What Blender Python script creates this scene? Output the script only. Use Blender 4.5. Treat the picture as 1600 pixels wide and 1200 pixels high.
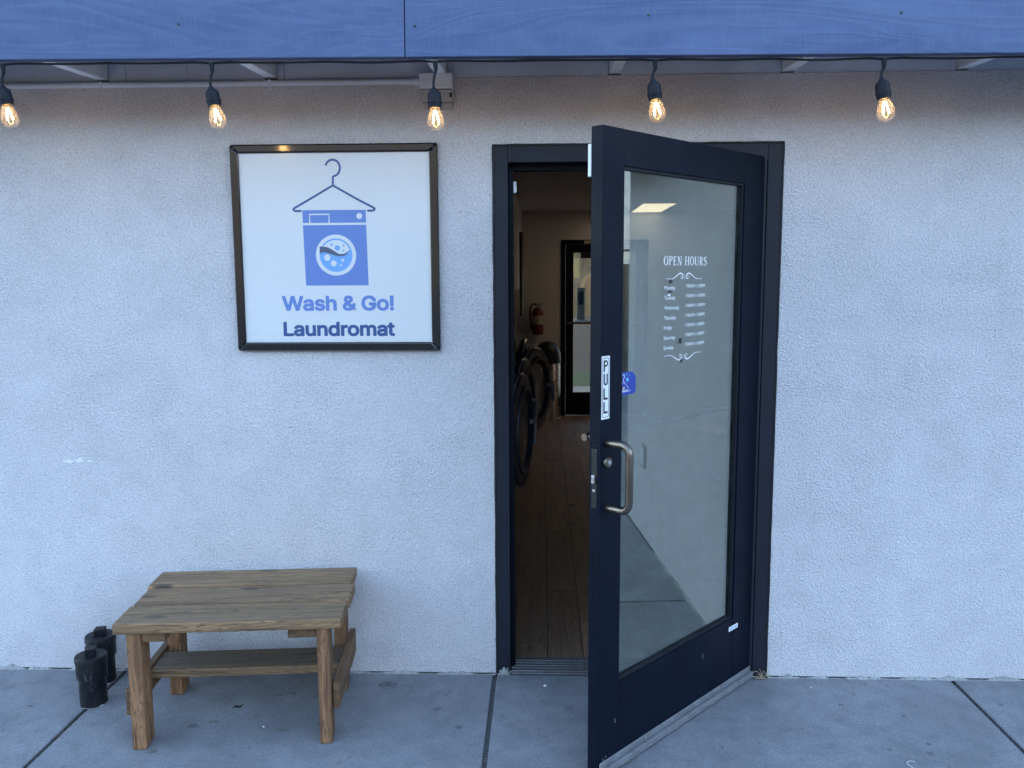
import bpy, bmesh, math, random
from mathutils import Vector, Matrix
random.seed(7)
R = math.radians
scene = bpy.context.scene
for o in list(bpy.data.objects):
    bpy.data.objects.remove(o)

# ------------------------------------------------------------------ camera
YAW, PITCH, ROLL = -0.0363, 0.1259, -0.0051
cd = bpy.data.cameras.new('camera'); cam = bpy.data.objects.new('camera', cd)
scene.collection.objects.link(cam); scene.camera = cam
F = Vector((math.sin(YAW)*math.cos(PITCH), math.cos(YAW)*math.cos(PITCH), -math.sin(PITCH)))
R0 = Vector((math.cos(YAW), -math.sin(YAW), 0)); U0 = R0.cross(F)
RV = math.cos(ROLL)*R0 + math.sin(ROLL)*U0; UV = -math.sin(ROLL)*R0 + math.cos(ROLL)*U0
M = Matrix((RV, UV, -F)).transposed().to_4x4(); M.translation = Vector((0.1917, -3.3493, 1.6338))
cam.matrix_world = M
cd.sensor_width = 36; cd.lens = 36*1335.0/1600; cd.clip_start = 0.05; cd.clip_end = 2000

# ------------------------------------------------------------------ sky, sun, exposure
SUN_EL = R(17); SUN_AZ = (-0.78, 0.62)          # towards the sun, behind the building
world = bpy.data.worlds.new('World'); scene.world = world; world.use_nodes = True
wn = world.node_tree.nodes; wl = world.node_tree.links
for n in list(wn): wn.remove(n)
sky = wn.new('ShaderNodeTexSky'); sky.sky_type = 'NISHITA'; sky.sun_disc = False
sky.sun_elevation = SUN_EL; sky.sun_rotation = math.atan2(SUN_AZ[0], SUN_AZ[1])
sky.air_density = 1.0; sky.dust_density = 0.0; sky.ozone_density = 0.7
bg = wn.new('ShaderNodeBackground'); bg.inputs[1].default_value = 0.15
wo = wn.new('ShaderNodeOutputWorld')
wl.new(sky.outputs[0], bg.inputs[0]); wl.new(bg.outputs[0], wo.inputs[0])
sd = bpy.data.lights.new('sun', 'SUN'); sd.energy = 2.0; sd.angle = R(0.5); sd.color = (1.0, 0.86, 0.68)
sun = bpy.data.objects.new('sun', sd); scene.collection.objects.link(sun)
sv = Vector((SUN_AZ[0]*math.cos(SUN_EL), SUN_AZ[1]*math.cos(SUN_EL), math.sin(SUN_EL))).normalized()
sun.rotation_euler = (-sv).to_track_quat('-Z', 'Y').to_euler(); sun.location = sv*40
scene.view_settings.view_transform = 'Standard'; scene.view_settings.look = 'None'
scene.view_settings.exposure = 2.82; scene.view_settings.gamma = 1.0
scene.cycles.use_denoising = True
scene.cycles.use_adaptive_sampling = True; scene.cycles.adaptive_threshold = 0.02
scene.cycles.max_bounces = 7; scene.cycles.diffuse_bounces = 4; scene.cycles.glossy_bounces = 4; scene.cycles.transparent_max_bounces = 12
scene.cycles.sample_clamp_indirect = 6.0; scene.cycles.caustics_reflective = False; scene.cycles.caustics_refractive = False

# ------------------------------------------------------------------ materials
class NT:
    def __init__(s, name):
        s.m = bpy.data.materials.new(name); s.m.use_nodes = True
        s.t = s.m.node_tree; s.N = s.t.nodes; s.L = s.t.links
        s.b = s.N['Principled BSDF']; s.out = s.N['Material Output']
        s.tc = s.N.new('ShaderNodeTexCoord')
    def n(s, typ, **kw):
        x = s.N.new(typ)
        for k, v in kw.items(): setattr(x, k, v)
        return x
    def link(s, a, b): s.L.new(a, b)
    def coords(s, scale=(1, 1, 1), world=False, rand=False):
        mp = s.n('ShaderNodeMapping'); mp.inputs['Scale'].default_value = scale
        if world:
            g = s.n('ShaderNodeNewGeometry'); src = g.outputs['Position']
        else: src = s.tc.outputs['Object']
        if rand:
            oi = s.n('ShaderNodeObjectInfo'); mm = s.n('ShaderNodeMath', operation='MULTIPLY'); mm.inputs[1].default_value = 37.0
            s.link(oi.outputs['Random'], mm.inputs[0])
            va = s.n('ShaderNodeVectorMath', operation='ADD'); s.link(src, va.inputs[0]); s.link(mm.outputs[0], va.inputs[1]); src = va.outputs[0]
        s.link(src, mp.inputs['Vector']); return mp.outputs[0]
    def noise(s, vec, scale, detail=4, rough=0.55, dist=0.0):
        x = s.n('ShaderNodeTexNoise'); x.inputs['Scale'].default_value = scale; x.inputs['Detail'].default_value = detail
        x.inputs['Roughness'].default_value = rough; x.inputs['Distortion'].default_value = dist
        s.link(vec, x.inputs['Vector']); return x.outputs['Fac']
    def ramp(s, fac, stops, interp='LINEAR'):
        x = s.n('ShaderNodeValToRGB'); x.color_ramp.interpolation = interp
        el = x.color_ramp.elements
        while len(el) < len(stops): el.new(0.5)
        for e, (p, c) in zip(el, stops):
            e.position = p; e.color = (c, c, c, 1) if isinstance(c, (int, float)) else (*c, 1)
        s.link(fac, x.inputs[0]); return x.outputs[0]
    def mix(s, fac, a, b, mode='MIX'):
        x = s.n('ShaderNodeMix', data_type='RGBA', blend_type=mode)
        for sock, v in ((x.inputs[0], fac), (x.inputs[6], a), (x.inputs[7], b)):
            if hasattr(v, 'links') or hasattr(v, 'is_linked'): s.link(v, sock)
            elif isinstance(v, (int, float)): sock.default_value = v
            else: sock.default_value = (*v, 1)
        return x.outputs[2]
    def bump(s, h, strength, dist, prev=None):
        x = s.n('ShaderNodeBump'); x.inputs['Strength'].default_value = strength; x.inputs['Distance'].default_value = dist
        s.link(h, x.inputs['Height'])
        if prev: s.link(prev, x.inputs['Normal'])
        return x.outputs[0]
    def setc(s, c): 
        if isinstance(c, tuple): s.b.inputs['Base Color'].default_value = (*c, 1)
        else: s.link(c, s.b.inputs['Base Color'])
    def setr(s, r):
        if isinstance(r, (int, float)): s.b.inputs['Roughness'].default_value = r
        else: s.link(r, s.b.inputs['Roughness'])
    def norm(s, n): s.link(n, s.b.inputs['Normal'])

def plain(name, col, rough=0.5, metal=0.0, var=0.12, scale=30, bump=0.0, spec=0.5, rvar=0.08):
    t = NT(name); v = t.coords(world=False, rand=True)
    f = t.noise(v, scale, 5)
    lo = tuple(c*(1-var) for c in col); hi = tuple(min(1, c*(1+var)) for c in col)
    t.setc(t.ramp(f, [(0.3, lo), (0.7, hi)]))
    t.setr(t.ramp(t.noise(v, scale*0.6, 4), [(0.3, max(0.02, rough-rvar)), (0.7, min(1, rough+rvar))]))
    t.b.inputs['Metallic'].default_value = metal; t.b.inputs['Specular IOR Level'].default_value = spec
    if bump: t.norm(t.bump(f, bump, 0.002))
    return t.m

def mat_stucco(name, base=(0.735, 0.70, 0.712)):
    t = NT(name); v = t.coords(world=True)
    big = t.noise(v, 1.1, 3, 0.6); mid = t.noise(v, 7, 3, 0.6, 0.4)
    col = t.mix(t.ramp(big, [(0.3, 0.0), (0.75, 1.0)]), tuple(c*0.90 for c in base), tuple(min(1, c*1.06) for c in base))
    col = t.mix(t.ramp(mid, [(0.35, 0.22), (0.6, 0.0)]), col, (0.50, 0.49, 0.48))
    grain = t.noise(v, 135, 2, 0.55, 0.6)
    vo = t.n('ShaderNodeTexVoronoi', feature='SMOOTH_F1'); vo.inputs['Scale'].default_value = 165; t.link(v, vo.inputs['Vector'])
    pits = t.ramp(t.noise(v, 165, 2, 0.62, 0.5), [(0.30, 1.0), (0.45, 0.0)])
    col = t.mix(t.mix(1.0, pits, (0.5, 0.5, 0.5), 'MULTIPLY'), col, (0.30, 0.30, 0.31))
    gr = t.ramp(t.noise(v, 135, 3, 0.6, 0.3), [(0.34, (0.80, 0.80, 0.81)), (0.62, (1.05, 1.05, 1.05))])  # pits and grain: dirt, plus fine relief shading put into the colour
    col = t.mix(1.0, col, gr, 'MULTIPLY')
    t.setc(col); t.setr(0.93); t.b.inputs['Specular IOR Level'].default_value = 0.2
    # trowelled patches: the relief varies over the wall
    amt = t.ramp(t.noise(v, 2.3, 1), [(0.3, 0.45), (0.7, 1.0)])
    h = t.mix(0.45, grain, vo.outputs['Distance']); h = t.mix(1.0, h, amt, 'MULTIPLY')
    t.norm(t.bump(h, 1.0, 0.0105)); return t.m

def mat_concrete(name, base=(0.265, 0.268, 0.288)):
    t = NT(name); v = t.coords(world=True)
    a = t.noise(v, 2.2, 6, 0.62, 0.5); bnz = t.noise(v, 11, 5, 0.6)
    col = t.mix(t.ramp(a, [(0.32, 0.0), (0.66, 1.0)]), tuple(c*0.72 for c in base), tuple(c*1.15 for c in base))
    col = t.mix(t.ramp(bnz, [(0.45, 0.0), (0.72, 0.7)]), col, tuple(c*0.68 for c in base))
    spots = t.ramp(t.noise(v, 14, 4, 0.55, 0.6), [(0.66, 0.0), (0.72, 0.75)])
    col = t.mix(spots, col, (0.10, 0.095, 0.09))
    br = t.noise(t.coords((1.5, 60, 1), world=True), 5, 4)
    col = t.mix(t.ramp(br, [(0.55, 0.0), (0.8, 0.25)]), col, (0.36, 0.35, 0.34))
    fine = t.noise(v, 110, 4, 0.7)
    col = t.mix(t.ramp(fine, [(0.36, 0.55), (0.56, 0.0)]), col, (0.12, 0.12, 0.12))
    col = t.mix(t.ramp(t.noise(v, 45, 4, 0.7, 0.5), [(0.60, 0.0), (0.72, 0.45)]), col, (0.42, 0.42, 0.42))
    t.setc(col); t.setr(t.ramp(bnz, [(0.3, 0.62), (0.7, 0.85)]))
    b = t.bump(fine, 0.35, 0.002); b = t.bump(bnz, 0.3, 0.004, b); t.norm(b); return t.m

def mat_wood(name, light, dark, weather=None, wamt=0.0, rough=0.75, axis=0, freq=1.0):
    """timber with long grain, growth bands and knots; axis = grain direction in object space"""
    t = NT(name)
    sc = [26*freq, 26*freq, 26*freq]; sc[axis] = 1.3*freq
    v = t.coords(tuple(sc), rand=True)
    g = t.noise(v, 1.0, 6, 0.62, 1.2)
    sc2 = [9*freq, 9*freq, 9*freq]; sc2[axis] = 0.8*freq
    v2 = t.coords(tuple(sc2), rand=True)
    ns = t.noise(v2, 1.0, 3, 0.5, 2.5)
    mul = t.n('ShaderNodeMath', operation='MULTIPLY'); mul.inputs[1].default_value = 13.0; t.link(ns, mul.inputs[0])
    fr = t.n('ShaderNodeMath', operation='FRACT'); t.link(mul.outputs[0], fr.inputs[0])
    bands = t.ramp(fr.outputs[0], [(0.0, 1.0), (0.18, 0.25), (0.75, 0.0), (0.97, 0.85), (1.0, 1.0)])
    col = t.mix(t.ramp(g, [(0.36, 0.0), (0.62, 1.0)]), tuple(0.25*a+0.75*b for a, b in zip(light, dark)), light)
    col = t.mix(t.mix(1.0, bands, (0.9, 0.9, 0.9), 'MULTIPLY'), col, dark)
    sk = [7, 7, 7]; sk[axis] = 3.2
    vo = t.n('ShaderNodeTexVoronoi'); vo.inputs['Scale'].default_value = 1.0; t.link(t.coords(tuple(sk), rand=True), vo.inputs['Vector'])
    kn = t.ramp(vo.outputs['Distance'], [(0.0, 1.0), (0.09, 0.9), (0.16, 0.0)])
    col = t.mix(kn, col, tuple(c*0.28 for c in dark))
    if weather:
        # grey, rain-washed wood on the faces that lie open to the sky; cut edges keep their colour
        w = t.noise(t.coords(tuple(x*0.35 for x in sc), rand=True), 1.0, 5, 0.65)
        ge = t.n('ShaderNodeNewGeometry'); sp = t.n('ShaderNodeSeparateXYZ'); t.link(ge.outputs['Normal'], sp.inputs[0])
        up = t.ramp(sp.outputs['Z'], [(0.5, 0.22), (0.9, 1.0)])
        f_ = t.mix(1.0, t.ramp(w, [(0.3, wamt*0.35), (0.65, wamt)]), up, 'MULTIPLY')
        col = t.mix(f_, col, weather)
    oi = t.n('ShaderNodeObjectInfo')
    col = t.mix(1.0, col, t.ramp(oi.outputs['Random'], [(0.0, (0.72, 0.71, 0.70)), (1.0, (1.18, 1.15, 1.10))]), 'MULTIPLY')
    chk = t.noise(t.coords(tuple(x*1.9 for x in sc), rand=True), 1.0, 3, 0.6, 0.6)      # drying cracks along the grain
    col = t.mix(t.ramp(chk, [(0.30, 0.75), (0.37, 0.0)]), col, tuple(c*0.35 for c in dark))
    t.setc(col); t.setr(rough)
    h = t.mix(0.5, g, bands); t.norm(t.bump(h, 0.5, 0.003)); return t.m

def mat_fascia():
    t = NT('painted_fascia_wood'); v = t.coords((0.5, 10, 10), rand=True)
    g = t.noise(v, 1.5, 6, 0.6, 1.5)
    ns = t.noise(t.coords((0.35, 2.6, 2.6), rand=True), 1.6, 3, 0.5, 1.2)
    mul = t.n('ShaderNodeMath', operation='MULTIPLY'); mul.inputs[1].default_value = 14.0; t.link(ns, mul.inputs[0])
    fr = t.n('ShaderNodeMath', operation='FRACT'); t.link(mul.outputs[0], fr.inputs[0])
    bands = t.ramp(fr.outputs[0], [(0.0, 1.0), (0.25, 0.3), (0.7, 0.0), (0.98, 0.9), (1.0, 1.0)])
    fib = t.noise(t.coords((160, 14, 14), rand=True), 1.0, 4, 0.6)
    blot = t.noise(t.coords((1, 3, 3), rand=True), 2.0, 5, 0.65)
    col = t.mix(t.ramp(blot, [(0.3, 0.0), (0.7, 1.0)]), (0.058, 0.090, 0.205), (0.104, 0.145, 0.285))
    col = t.mix(t.mix(1.0, bands, (0.30, 0.30, 0.30), 'MULTIPLY'), col, (0.14, 0.185, 0.31))
    col = t.mix(t.ramp(g, [(0.45, 0.0), (0.75, 0.35)]), col, (0.07, 0.10, 0.19))
    col = t.mix(t.ramp(fib, [(0.45, 0.0), (0.7, 0.22)]), col, (0.16, 0.20, 0.30))
    t.setc(col); t.setr(0.7)
    b = t.bump(bands, 0.3, 0.002); b = t.bump(fib, 0.3, 0.002, b); t.norm(b); return t.m

def mat_glass(name, ior=1.75, tint=(0.86, 0.90, 0.90), rough=0.0):
    t = NT(name); t.N.remove(t.b)
    geo = t.n('ShaderNodeNewGeometry')
    # thin pane: the same Fresnel reflectance on both sides
    mr = t.n('ShaderNodeMapRange'); mr.inputs['To Min'].default_value = ior; mr.inputs['To Max'].default_value = 1.0/ior
    t.link(geo.outputs['Backfacing'], mr.inputs['Value'])
    fr = t.n('ShaderNodeFresnel'); t.link(mr.outputs[0], fr.inputs['IOR'])
    tr = t.n('ShaderNodeBsdfTransparent'); tr.inputs[0].default_value = (*tint, 1)
    gl = t.n('ShaderNodeBsdfGlossy'); gl.inputs['Roughness'].default_value = rough; gl.inputs[0].default_value = (0.89, 0.95, 0.86, 1)
    mx = t.n('ShaderNodeMixShader'); t.link(fr.outputs[0], mx.inputs[0]); t.link(tr.outputs[0], mx.inputs[1]); t.link(gl.outputs[0], mx.inputs[2])
    t.link(mx.outputs[0], t.out.inputs['Surface']); return t.m

def mat_emit(name, col, strength):
    t = NT(name); t.setc(col); t.b.inputs['Emission Color'].default_value = (*col, 1); t.b.inputs['Emission Strength'].default_value = strength
    return t.m

def mat_ground(name, a, b_, scale):
    t = NT(name); v = t.coords(world=True)
    f = t.noise(v, scale, 6, 0.65); g = t.noise(v, scale*20, 4)
    col = t.mix(t.ramp(f, [(0.3, 0.0), (0.7, 1.0)]), a, b_)
    col = t.mix(t.ramp(g, [(0.4, 0.3), (0.6, 0.0)]), col, tuple(c*0.6 for c in a))
    t.setc(col); t.setr(0.95); t.norm(t.bump(g, 0.4, 0.02)); return t.m

M_ = {}
M_['stucco'] = mat_stucco('grey_white_stucco')
M_['concrete'] = mat_concrete('walkway_concrete')
M_['mortar'] = mat_concrete('old_mortar', (0.42, 0.42, 0.41))
M_['threshold'] = plain('threshold_metal', (0.22, 0.22, 0.24), 0.40, 0.8, 0.15, 25)
M_['joint'] = plain('dirty_joint', (0.10, 0.10, 0.10), 0.95, var=0.6, scale=90, bump=0.5)
M_['asphalt'] = mat_ground('asphalt', (0.045, 0.043, 0.040), (0.07, 0.066, 0.06), 0.3)
M_['far_hill'] = mat_ground('scrub_hill', (0.15, 0.118, 0.085), (0.25, 0.19, 0.13), 0.12)
M_['hill'] = mat_ground('dry_hill', (0.26, 0.15, 0.075), (0.58, 0.38, 0.21), 0.5)
M_['turf'] = mat_ground('turf', (0.03, 0.07, 0.035), (0.05, 0.10, 0.05), 3)
M_['fascia'] = mat_fascia()
M_['eave'] = plain('eave_paint_haze_tint', (0.62, 0.70, 0.86), 0.75, var=0.08, scale=8, bump=0.15)  # blue of the lens haze is mixed into this paint
M_['rafter'] = plain('rafter_paint_haze_tint', (0.78, 0.82, 0.88), 0.7, var=0.07, scale=10, bump=0.15)  # pale paint, tinted blue to imitate lens haze
M_['roofing'] = plain('roofing', (0.16, 0.15, 0.14), 0.95, scale=12)
M_['bronze'] = plain('dark_door_metal', (0.0025, 0.0055, 0.014), 0.5, 0.0, 0.18, 9, spec=0.13)
M_['frame'] = plain('dark_frame_metal', (0.016, 0.018, 0.029), 0.5, 0.0, 0.15, 9, spec=0.25)
M_['black'] = plain('black_plastic', (0.012, 0.012, 0.014), 0.4, var=0.2)
M_['caulk'] = plain('dark_sealant', (0.018, 0.018, 0.02), 0.7, var=0.3)
M_['rubber'] = plain('black_rubber', (0.010, 0.012, 0.019), 0.6, var=0.2, spec=0.25)
def mat_pipe():
    t = NT('scuffed_black_pipe'); v = t.coords(rand=True)
    dust = t.ramp(t.noise(v, 14, 4, 0.6), [(0.45, 0.0), (0.75, 0.35)])
    scr = t.ramp(t.noise(t.coords((60, 60, 14), rand=True), 1.0, 4, 0.65, 1.0), [(0.60, 0.0), (0.66, 0.8)])
    col = t.mix(dust, (0.006, 0.007, 0.010), (0.030, 0.031, 0.034)); col = t.mix(scr, col, (0.085, 0.085, 0.088))
    t.setc(col); t.setr(t.ramp(t.noise(v, 30, 3), [(0.3, 0.38), (0.7, 0.62)])); t.b.inputs['Specular IOR Level'].default_value = 0.3; return t.m
M_['pipe'] = mat_pipe()
M_['alu'] = plain('aluminium', (0.55, 0.56, 0.57), 0.42, 1.0, 0.1, 20)
M_['alu_dull'] = plain('dull_aluminium', (0.24, 0.245, 0.26), 0.55, 0.4, 0.18, 25)
M_['steel'] = plain('stainless', (0.62, 0.61, 0.60), 0.28, 1.0, 0.08, 15)
M_['brz_handle'] = plain('brushed_bronze', (0.20, 0.165, 0.135), 0.36, 1.0, 0.08, 20)
M_['white_pl'] = plain('white_plastic', (0.78, 0.78, 0.77), 0.45, var=0.04)
M_['grey_pl'] = plain('grey_plastic', (0.40, 0.40, 0.40), 0.55, var=0.06)
M_['conduit'] = plain('conduit_haze_tint', (0.72, 0.75, 0.80), 0.5, var=0.06)  # bluish cast imitates the lens haze under the eave
M_['sign_white'] = plain('sign_panel', (0.75, 0.75, 0.75), 0.24, var=0.004, spec=0.5, rvar=0.0, scale=3)
M_['sign_frame'] = plain('sign_frame', (0.006, 0.007, 0.011), 0.13, var=0.15, spec=0.75, rvar=0.02)
M_['ink_blue'] = plain('ink_blue', (0.15, 0.25, 0.58), 0.3, var=0.0, rvar=0.0)
M_['ink_navy'] = plain('ink_navy', (0.045, 0.10, 0.27), 0.3, var=0.0, rvar=0.0)
M_['ink_sky'] = plain('ink_sky', (0.20, 0.42, 0.80), 0.3, var=0.0, rvar=0.0)
M_['ink_grey'] = plain('ink_grey', (0.10, 0.12, 0.19), 0.3, var=0.0, rvar=0.0)
M_['ink_white'] = plain('ink_white', (0.75, 0.75, 0.75), 0.3, var=0.0, rvar=0.0)
M_['ink_black'] = plain('ink_black', (0.015, 0.015, 0.016), 0.4, var=0.02)
M_['vinyl'] = plain('white_vinyl', (0.82, 0.82, 0.82), 0.5, var=0.02)
M_['sticker_blue'] = plain('sticker_blue', (0.03, 0.06, 0.36), 0.35, var=0.05)
M_['teal'] = plain('ink_teal', (0.15, 0.55, 0.62), 0.35, var=0.02)
M_['peach'] = plain('ink_peach', (0.80, 0.55, 0.33), 0.35, var=0.02)
M_['glass'] = mat_glass('door_glass', 3.5, (0.66, 0.70, 0.70))
_m = M_['glass']; _t = NT.__new__(NT); _t.m = _m; _t.t = _m.node_tree; _t.N = _t.t.nodes; _t.L = _t.t.links; _t.tc = _t.N.new('ShaderNodeTexCoord')
_o = _t.N['Material Output']; _src = _o.inputs['Surface'].links[0].from_socket
_f = _t.ramp(_t.noise(_t.coords((3.0, 1, 9.0)), 1.0, 5, 0.65, 1.5), [(0.42, 0.004), (0.75, 0.055)])
_d = _t.n('ShaderNodeBsdfDiffuse'); _d.inputs[0].default_value = (0.5, 0.5, 0.48, 1); _mx = _t.n('ShaderNodeMixShader')
_t.link(_f, _mx.inputs[0]); _t.link(_src, _mx.inputs[1]); _t.link(_d.outputs[0], _mx.inputs[2]); _t.link(_mx.outputs[0], _o.inputs['Surface'])
M_['glass_back'] = mat_glass('rear_glass', 1.35, (0.55, 0.55, 0.53))
M_['bulb_glass'] = mat_glass('bulb_glass', 1.45, (0.97, 0.93, 0.90))
_m = M_['bulb_glass']; _n = _m.node_tree.nodes; _o = _n['Material Output']; _src = _o.inputs['Surface'].links[0].from_socket
_tl = _n.new('ShaderNodeBsdfTranslucent'); _tl.inputs[0].default_value = (0.95, 0.88, 0.85, 1); _mx = _n.new('ShaderNodeMixShader'); _mx.inputs[0].default_value = 0.06
_m.node_tree.links.new(_src, _mx.inputs[1]); _m.node_tree.links.new(_tl.outputs[0], _mx.inputs[2]); _m.node_tree.links.new(_mx.outputs[0], _o.inputs['Surface'])
M_['filament'] = mat_emit('filament', (1.0, 0.60, 0.22), 16)
M_['panel_light'] = mat_emit('light_panel', (1.0, 0.76, 0.48), 0.52)
M_['bench_top'] = mat_wood('weathered_timber', (0.42, 0.25, 0.125), (0.075, 0.040, 0.020), (0.165, 0.125, 0.088), 0.68, freq=1.25)
M_['bench_shelf'] = mat_wood('dark_shelf_timber', (0.36, 0.21, 0.105), (0.06, 0.034, 0.018), (0.085, 0.075, 0.066), 0.85, freq=1.25)  # shelf timber, darker and greyer than the bench top
M_['bench_leg'] = mat_wood('leg_timber', (0.40, 0.205, 0.098), (0.085, 0.034, 0.014), (0.22, 0.16, 0.11), 0.25, axis=2, freq=1.3)
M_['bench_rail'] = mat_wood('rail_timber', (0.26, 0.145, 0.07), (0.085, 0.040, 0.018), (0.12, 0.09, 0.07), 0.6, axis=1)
M_['floor_plank'] = mat_wood('wood_look_plank', (0.40, 0.24, 0.15), (0.15, 0.085, 0.055), (0.22, 0.15, 0.11), 0.4, rough=0.55, axis=1)
M_['grout'] = plain('dark_grout', (0.03, 0.025, 0.022), 0.9)
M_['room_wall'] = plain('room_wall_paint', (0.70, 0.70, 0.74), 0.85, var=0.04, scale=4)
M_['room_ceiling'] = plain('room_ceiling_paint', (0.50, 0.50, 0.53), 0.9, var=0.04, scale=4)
M_['red'] = plain('extinguisher_red', (0.13, 0.007, 0.018), 0.35, var=0.08)
M_['label_paper'] = plain('label_paper', (0.42, 0.39, 0.34), 0.6, var=0.25)
M_['washer'] = plain('washer_enamel', (0.16, 0.165, 0.18), 0.45, 0.3, 0.08)
M_['washer_door'] = plain('washer_door_plastic', (0.007, 0.011, 0.022), 0.42, var=0.15, spec=0.35)
M_['dark_glass'] = plain('dark_bowl_glass', (0.006, 0.008, 0.013), 0.35, var=0.1)
M_['leaf'] = plain('dead_leaf', (0.03, 0.022, 0.015), 0.9, var=0.3)
M_['straw'] = plain('dry_straw', (0.50, 0.42, 0.28), 0.9)
M_['thread'] = plain('white_thread', (0.75, 0.74, 0.72), 0.9)
M_['neigh'] = mat_stucco('neighbour_shade_stucco', (0.20, 0.25, 0.33))  # dark bluish base puts the wall's shade into its colour
M_['neigh_glass'] = plain('dark_window', (0.012, 0.013, 0.015), 0.06, var=0.1)
M_['cabinet'] = plain('cabinet_paint', (0.05, 0.055, 0.05), 0.6)
M_['poster'] = plain('board_face', (0.14, 0.12, 0.11), 0.6, var=0.4, scale=9)

# ------------------------------------------------------------------ geometry helpers
COL = scene.collection
def link(o, parent=None):
    COL.objects.link(o)
    if parent: o.parent = parent
    return o
def tag(o, label=None, cat=None, group=None, kind=None):
    if label: o['label'] = label
    if cat: o['category'] = cat
    if group: o['group'] = group
    if kind: o['kind'] = kind
    return o
def empty(name, loc=(0, 0, 0), rz=0.0, **kw):
    o = bpy.data.objects.new(name, None); o.location = loc; o.rotation_euler = (0, 0, rz); o.empty_display_size = 0.05
    link(o); return tag(o, **kw)
def mk(name, bm, mat, parent=None, smooth=False, bevel=0.0, seg=2, loc=None, rot=None, angle=35):
    bmesh.ops.recalc_face_normals(bm, faces=bm.faces)
    me = bpy.data.meshes.new(name); bm.to_mesh(me); bm.free()
    me.materials.append(M_[mat] if isinstance(mat, str) else mat)
    o = bpy.data.objects.new(name, me); link(o, parent)
    if loc: o.location = loc
    if rot: o.rotation_euler = rot
    if smooth:
        for f in me.polygons: f.use_smooth = True
        me.set_sharp_from_angle(angle=R(angle))
    if bevel:
        b = o.modifiers.new('bevel', 'BEVEL'); b.width = bevel; b.segments = seg; b.limit_method = 'ANGLE'; b.angle_limit = R(40)
    return o
def box(bm, x0, x1, y0, y1, z0, z1, mat=None):
    vs = [bm.verts.new((x, y, z)) for x in (x0, x1) for y in (y0, y1) for z in (z0, z1)]
    if mat is not None:
        for v in vs: v.co = mat @ v.co
    for a, b, c, d in ((0, 1, 3, 2), (4, 6, 7, 5), (0, 4, 5, 1), (2, 3, 7, 6), (0, 2, 6, 4), (1, 5, 7, 3)):
        bm.faces.new((vs[a], vs[b], vs[c], vs[d]))
    return bm
def bx(*a): return box(bmesh.new(), *a)
def lathe(profile, seg=32, axis='z', bm=None, mat=None, cap=True):
    bm = bm or bmesh.new(); rings = []
    for r, h in profile:
        ring = []
        for i in range(seg):
            a = 2*math.pi*i/seg; c, s = r*math.cos(a), r*math.sin(a)
            co = {'z': (c, s, h), 'x': (h, c, s), 'y': (c, h, s)}[axis]
            v = bm.verts.new(co)
            if mat is not None: v.co = mat @ v.co
            ring.append(v)
        rings.append(ring)
    for a, b in zip(rings, rings[1:]):
        for i in range(seg): bm.faces.new((a[i], a[(i+1) % seg], b[(i+1) % seg], b[i]))
    if cap:
        bm.faces.new(rings[0][::-1]); bm.faces.new(rings[-1])
    return bm
def tube(pts, rad, seg=12, bm=None, cap=True):
    bm = bm or bmesh.new(); pts = [Vector(p) for p in pts]; n = len(pts); rings = []
    rads = rad if isinstance(rad, (list, tuple)) else [rad]*n
    prev = None
    for i, p in enumerate(pts):
        t = (pts[min(i+1, n-1)] - pts[max(i-1, 0)]).normalized()
        if prev is None:
            u = t.orthogonal().normalized()
        else: u = (prev - t*prev.dot(t)).normalized()
        prev = u; w = t.cross(u)
        rings.append([bm.verts.new(p + (u*math.cos(2*math.pi*k/seg) + w*math.sin(2*math.pi*k/seg))*rads[i]) for k in range(seg)])
    for a, b in zip(rings, rings[1:]):
        for i in range(seg): bm.faces.new((a[i], a[(i+1) % seg], b[(i+1) % seg], b[i]))
    if cap: bm.faces.new(rings[0][::-1]); bm.faces.new(rings[-1])
    return bm
def plate(polys, y0, y1, fx=lambda a, b: (a, b), bm=None):
    """2D polygons (x,z) -> slabs between y0 and y1"""
    bm = bm or bmesh.new()
    for pl in polys:
        pl = [fx(*q) for q in pl]
        a = [bm.verts.new((x, y0, z)) for x, z in pl]; b = [bm.verts.new((x, y1, z)) for x, z in pl]
        bm.faces.new(a); bm.faces.new(b[::-1]); n = len(pl)
        for i in range(n): bm.faces.new((a[i], b[i], b[(i+1) % n], a[(i+1) % n]))
    return bm
def ellipse(cx, cz, rx, rz=None, n=40, a0=0, a1=360):
    rz = rz or rx
    return [(cx+rx*math.cos(R(a0+(a1-a0)*i/n)), cz+rz*math.sin(R(a0+(a1-a0)*i/n))) for i in range(n if abs(a1-a0) == 360 else n+1)]
def stroke(pts, w):
    """list of quads along a 2D polyline of width w (w may be a list)"""
    out = []; ws = w if isinstance(w, (list, tuple)) else [w]*len(pts)
    L, Rr = [], []
    for i, p in enumerate(pts):
        a = Vector(pts[max(i-1, 0)]); b = Vector(pts[min(i+1, len(pts)-1)]); t = (b-a).normalized(); nn = Vector((-t.y, t.x))*ws[i]/2
        L.append((p[0]+nn.x, p[1]+nn.y)); Rr.append((p[0]-nn.x, p[1]-nn.y))
    for i in range(len(pts)-1): out.append([L[i], L[i+1], Rr[i+1], Rr[i]])
    return out
def ringpolys(o, i):
    n = len(o); return [[o[k], o[(k+1) % n], i[(k+1) % n], i[k]] for k in range(n)]
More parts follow.
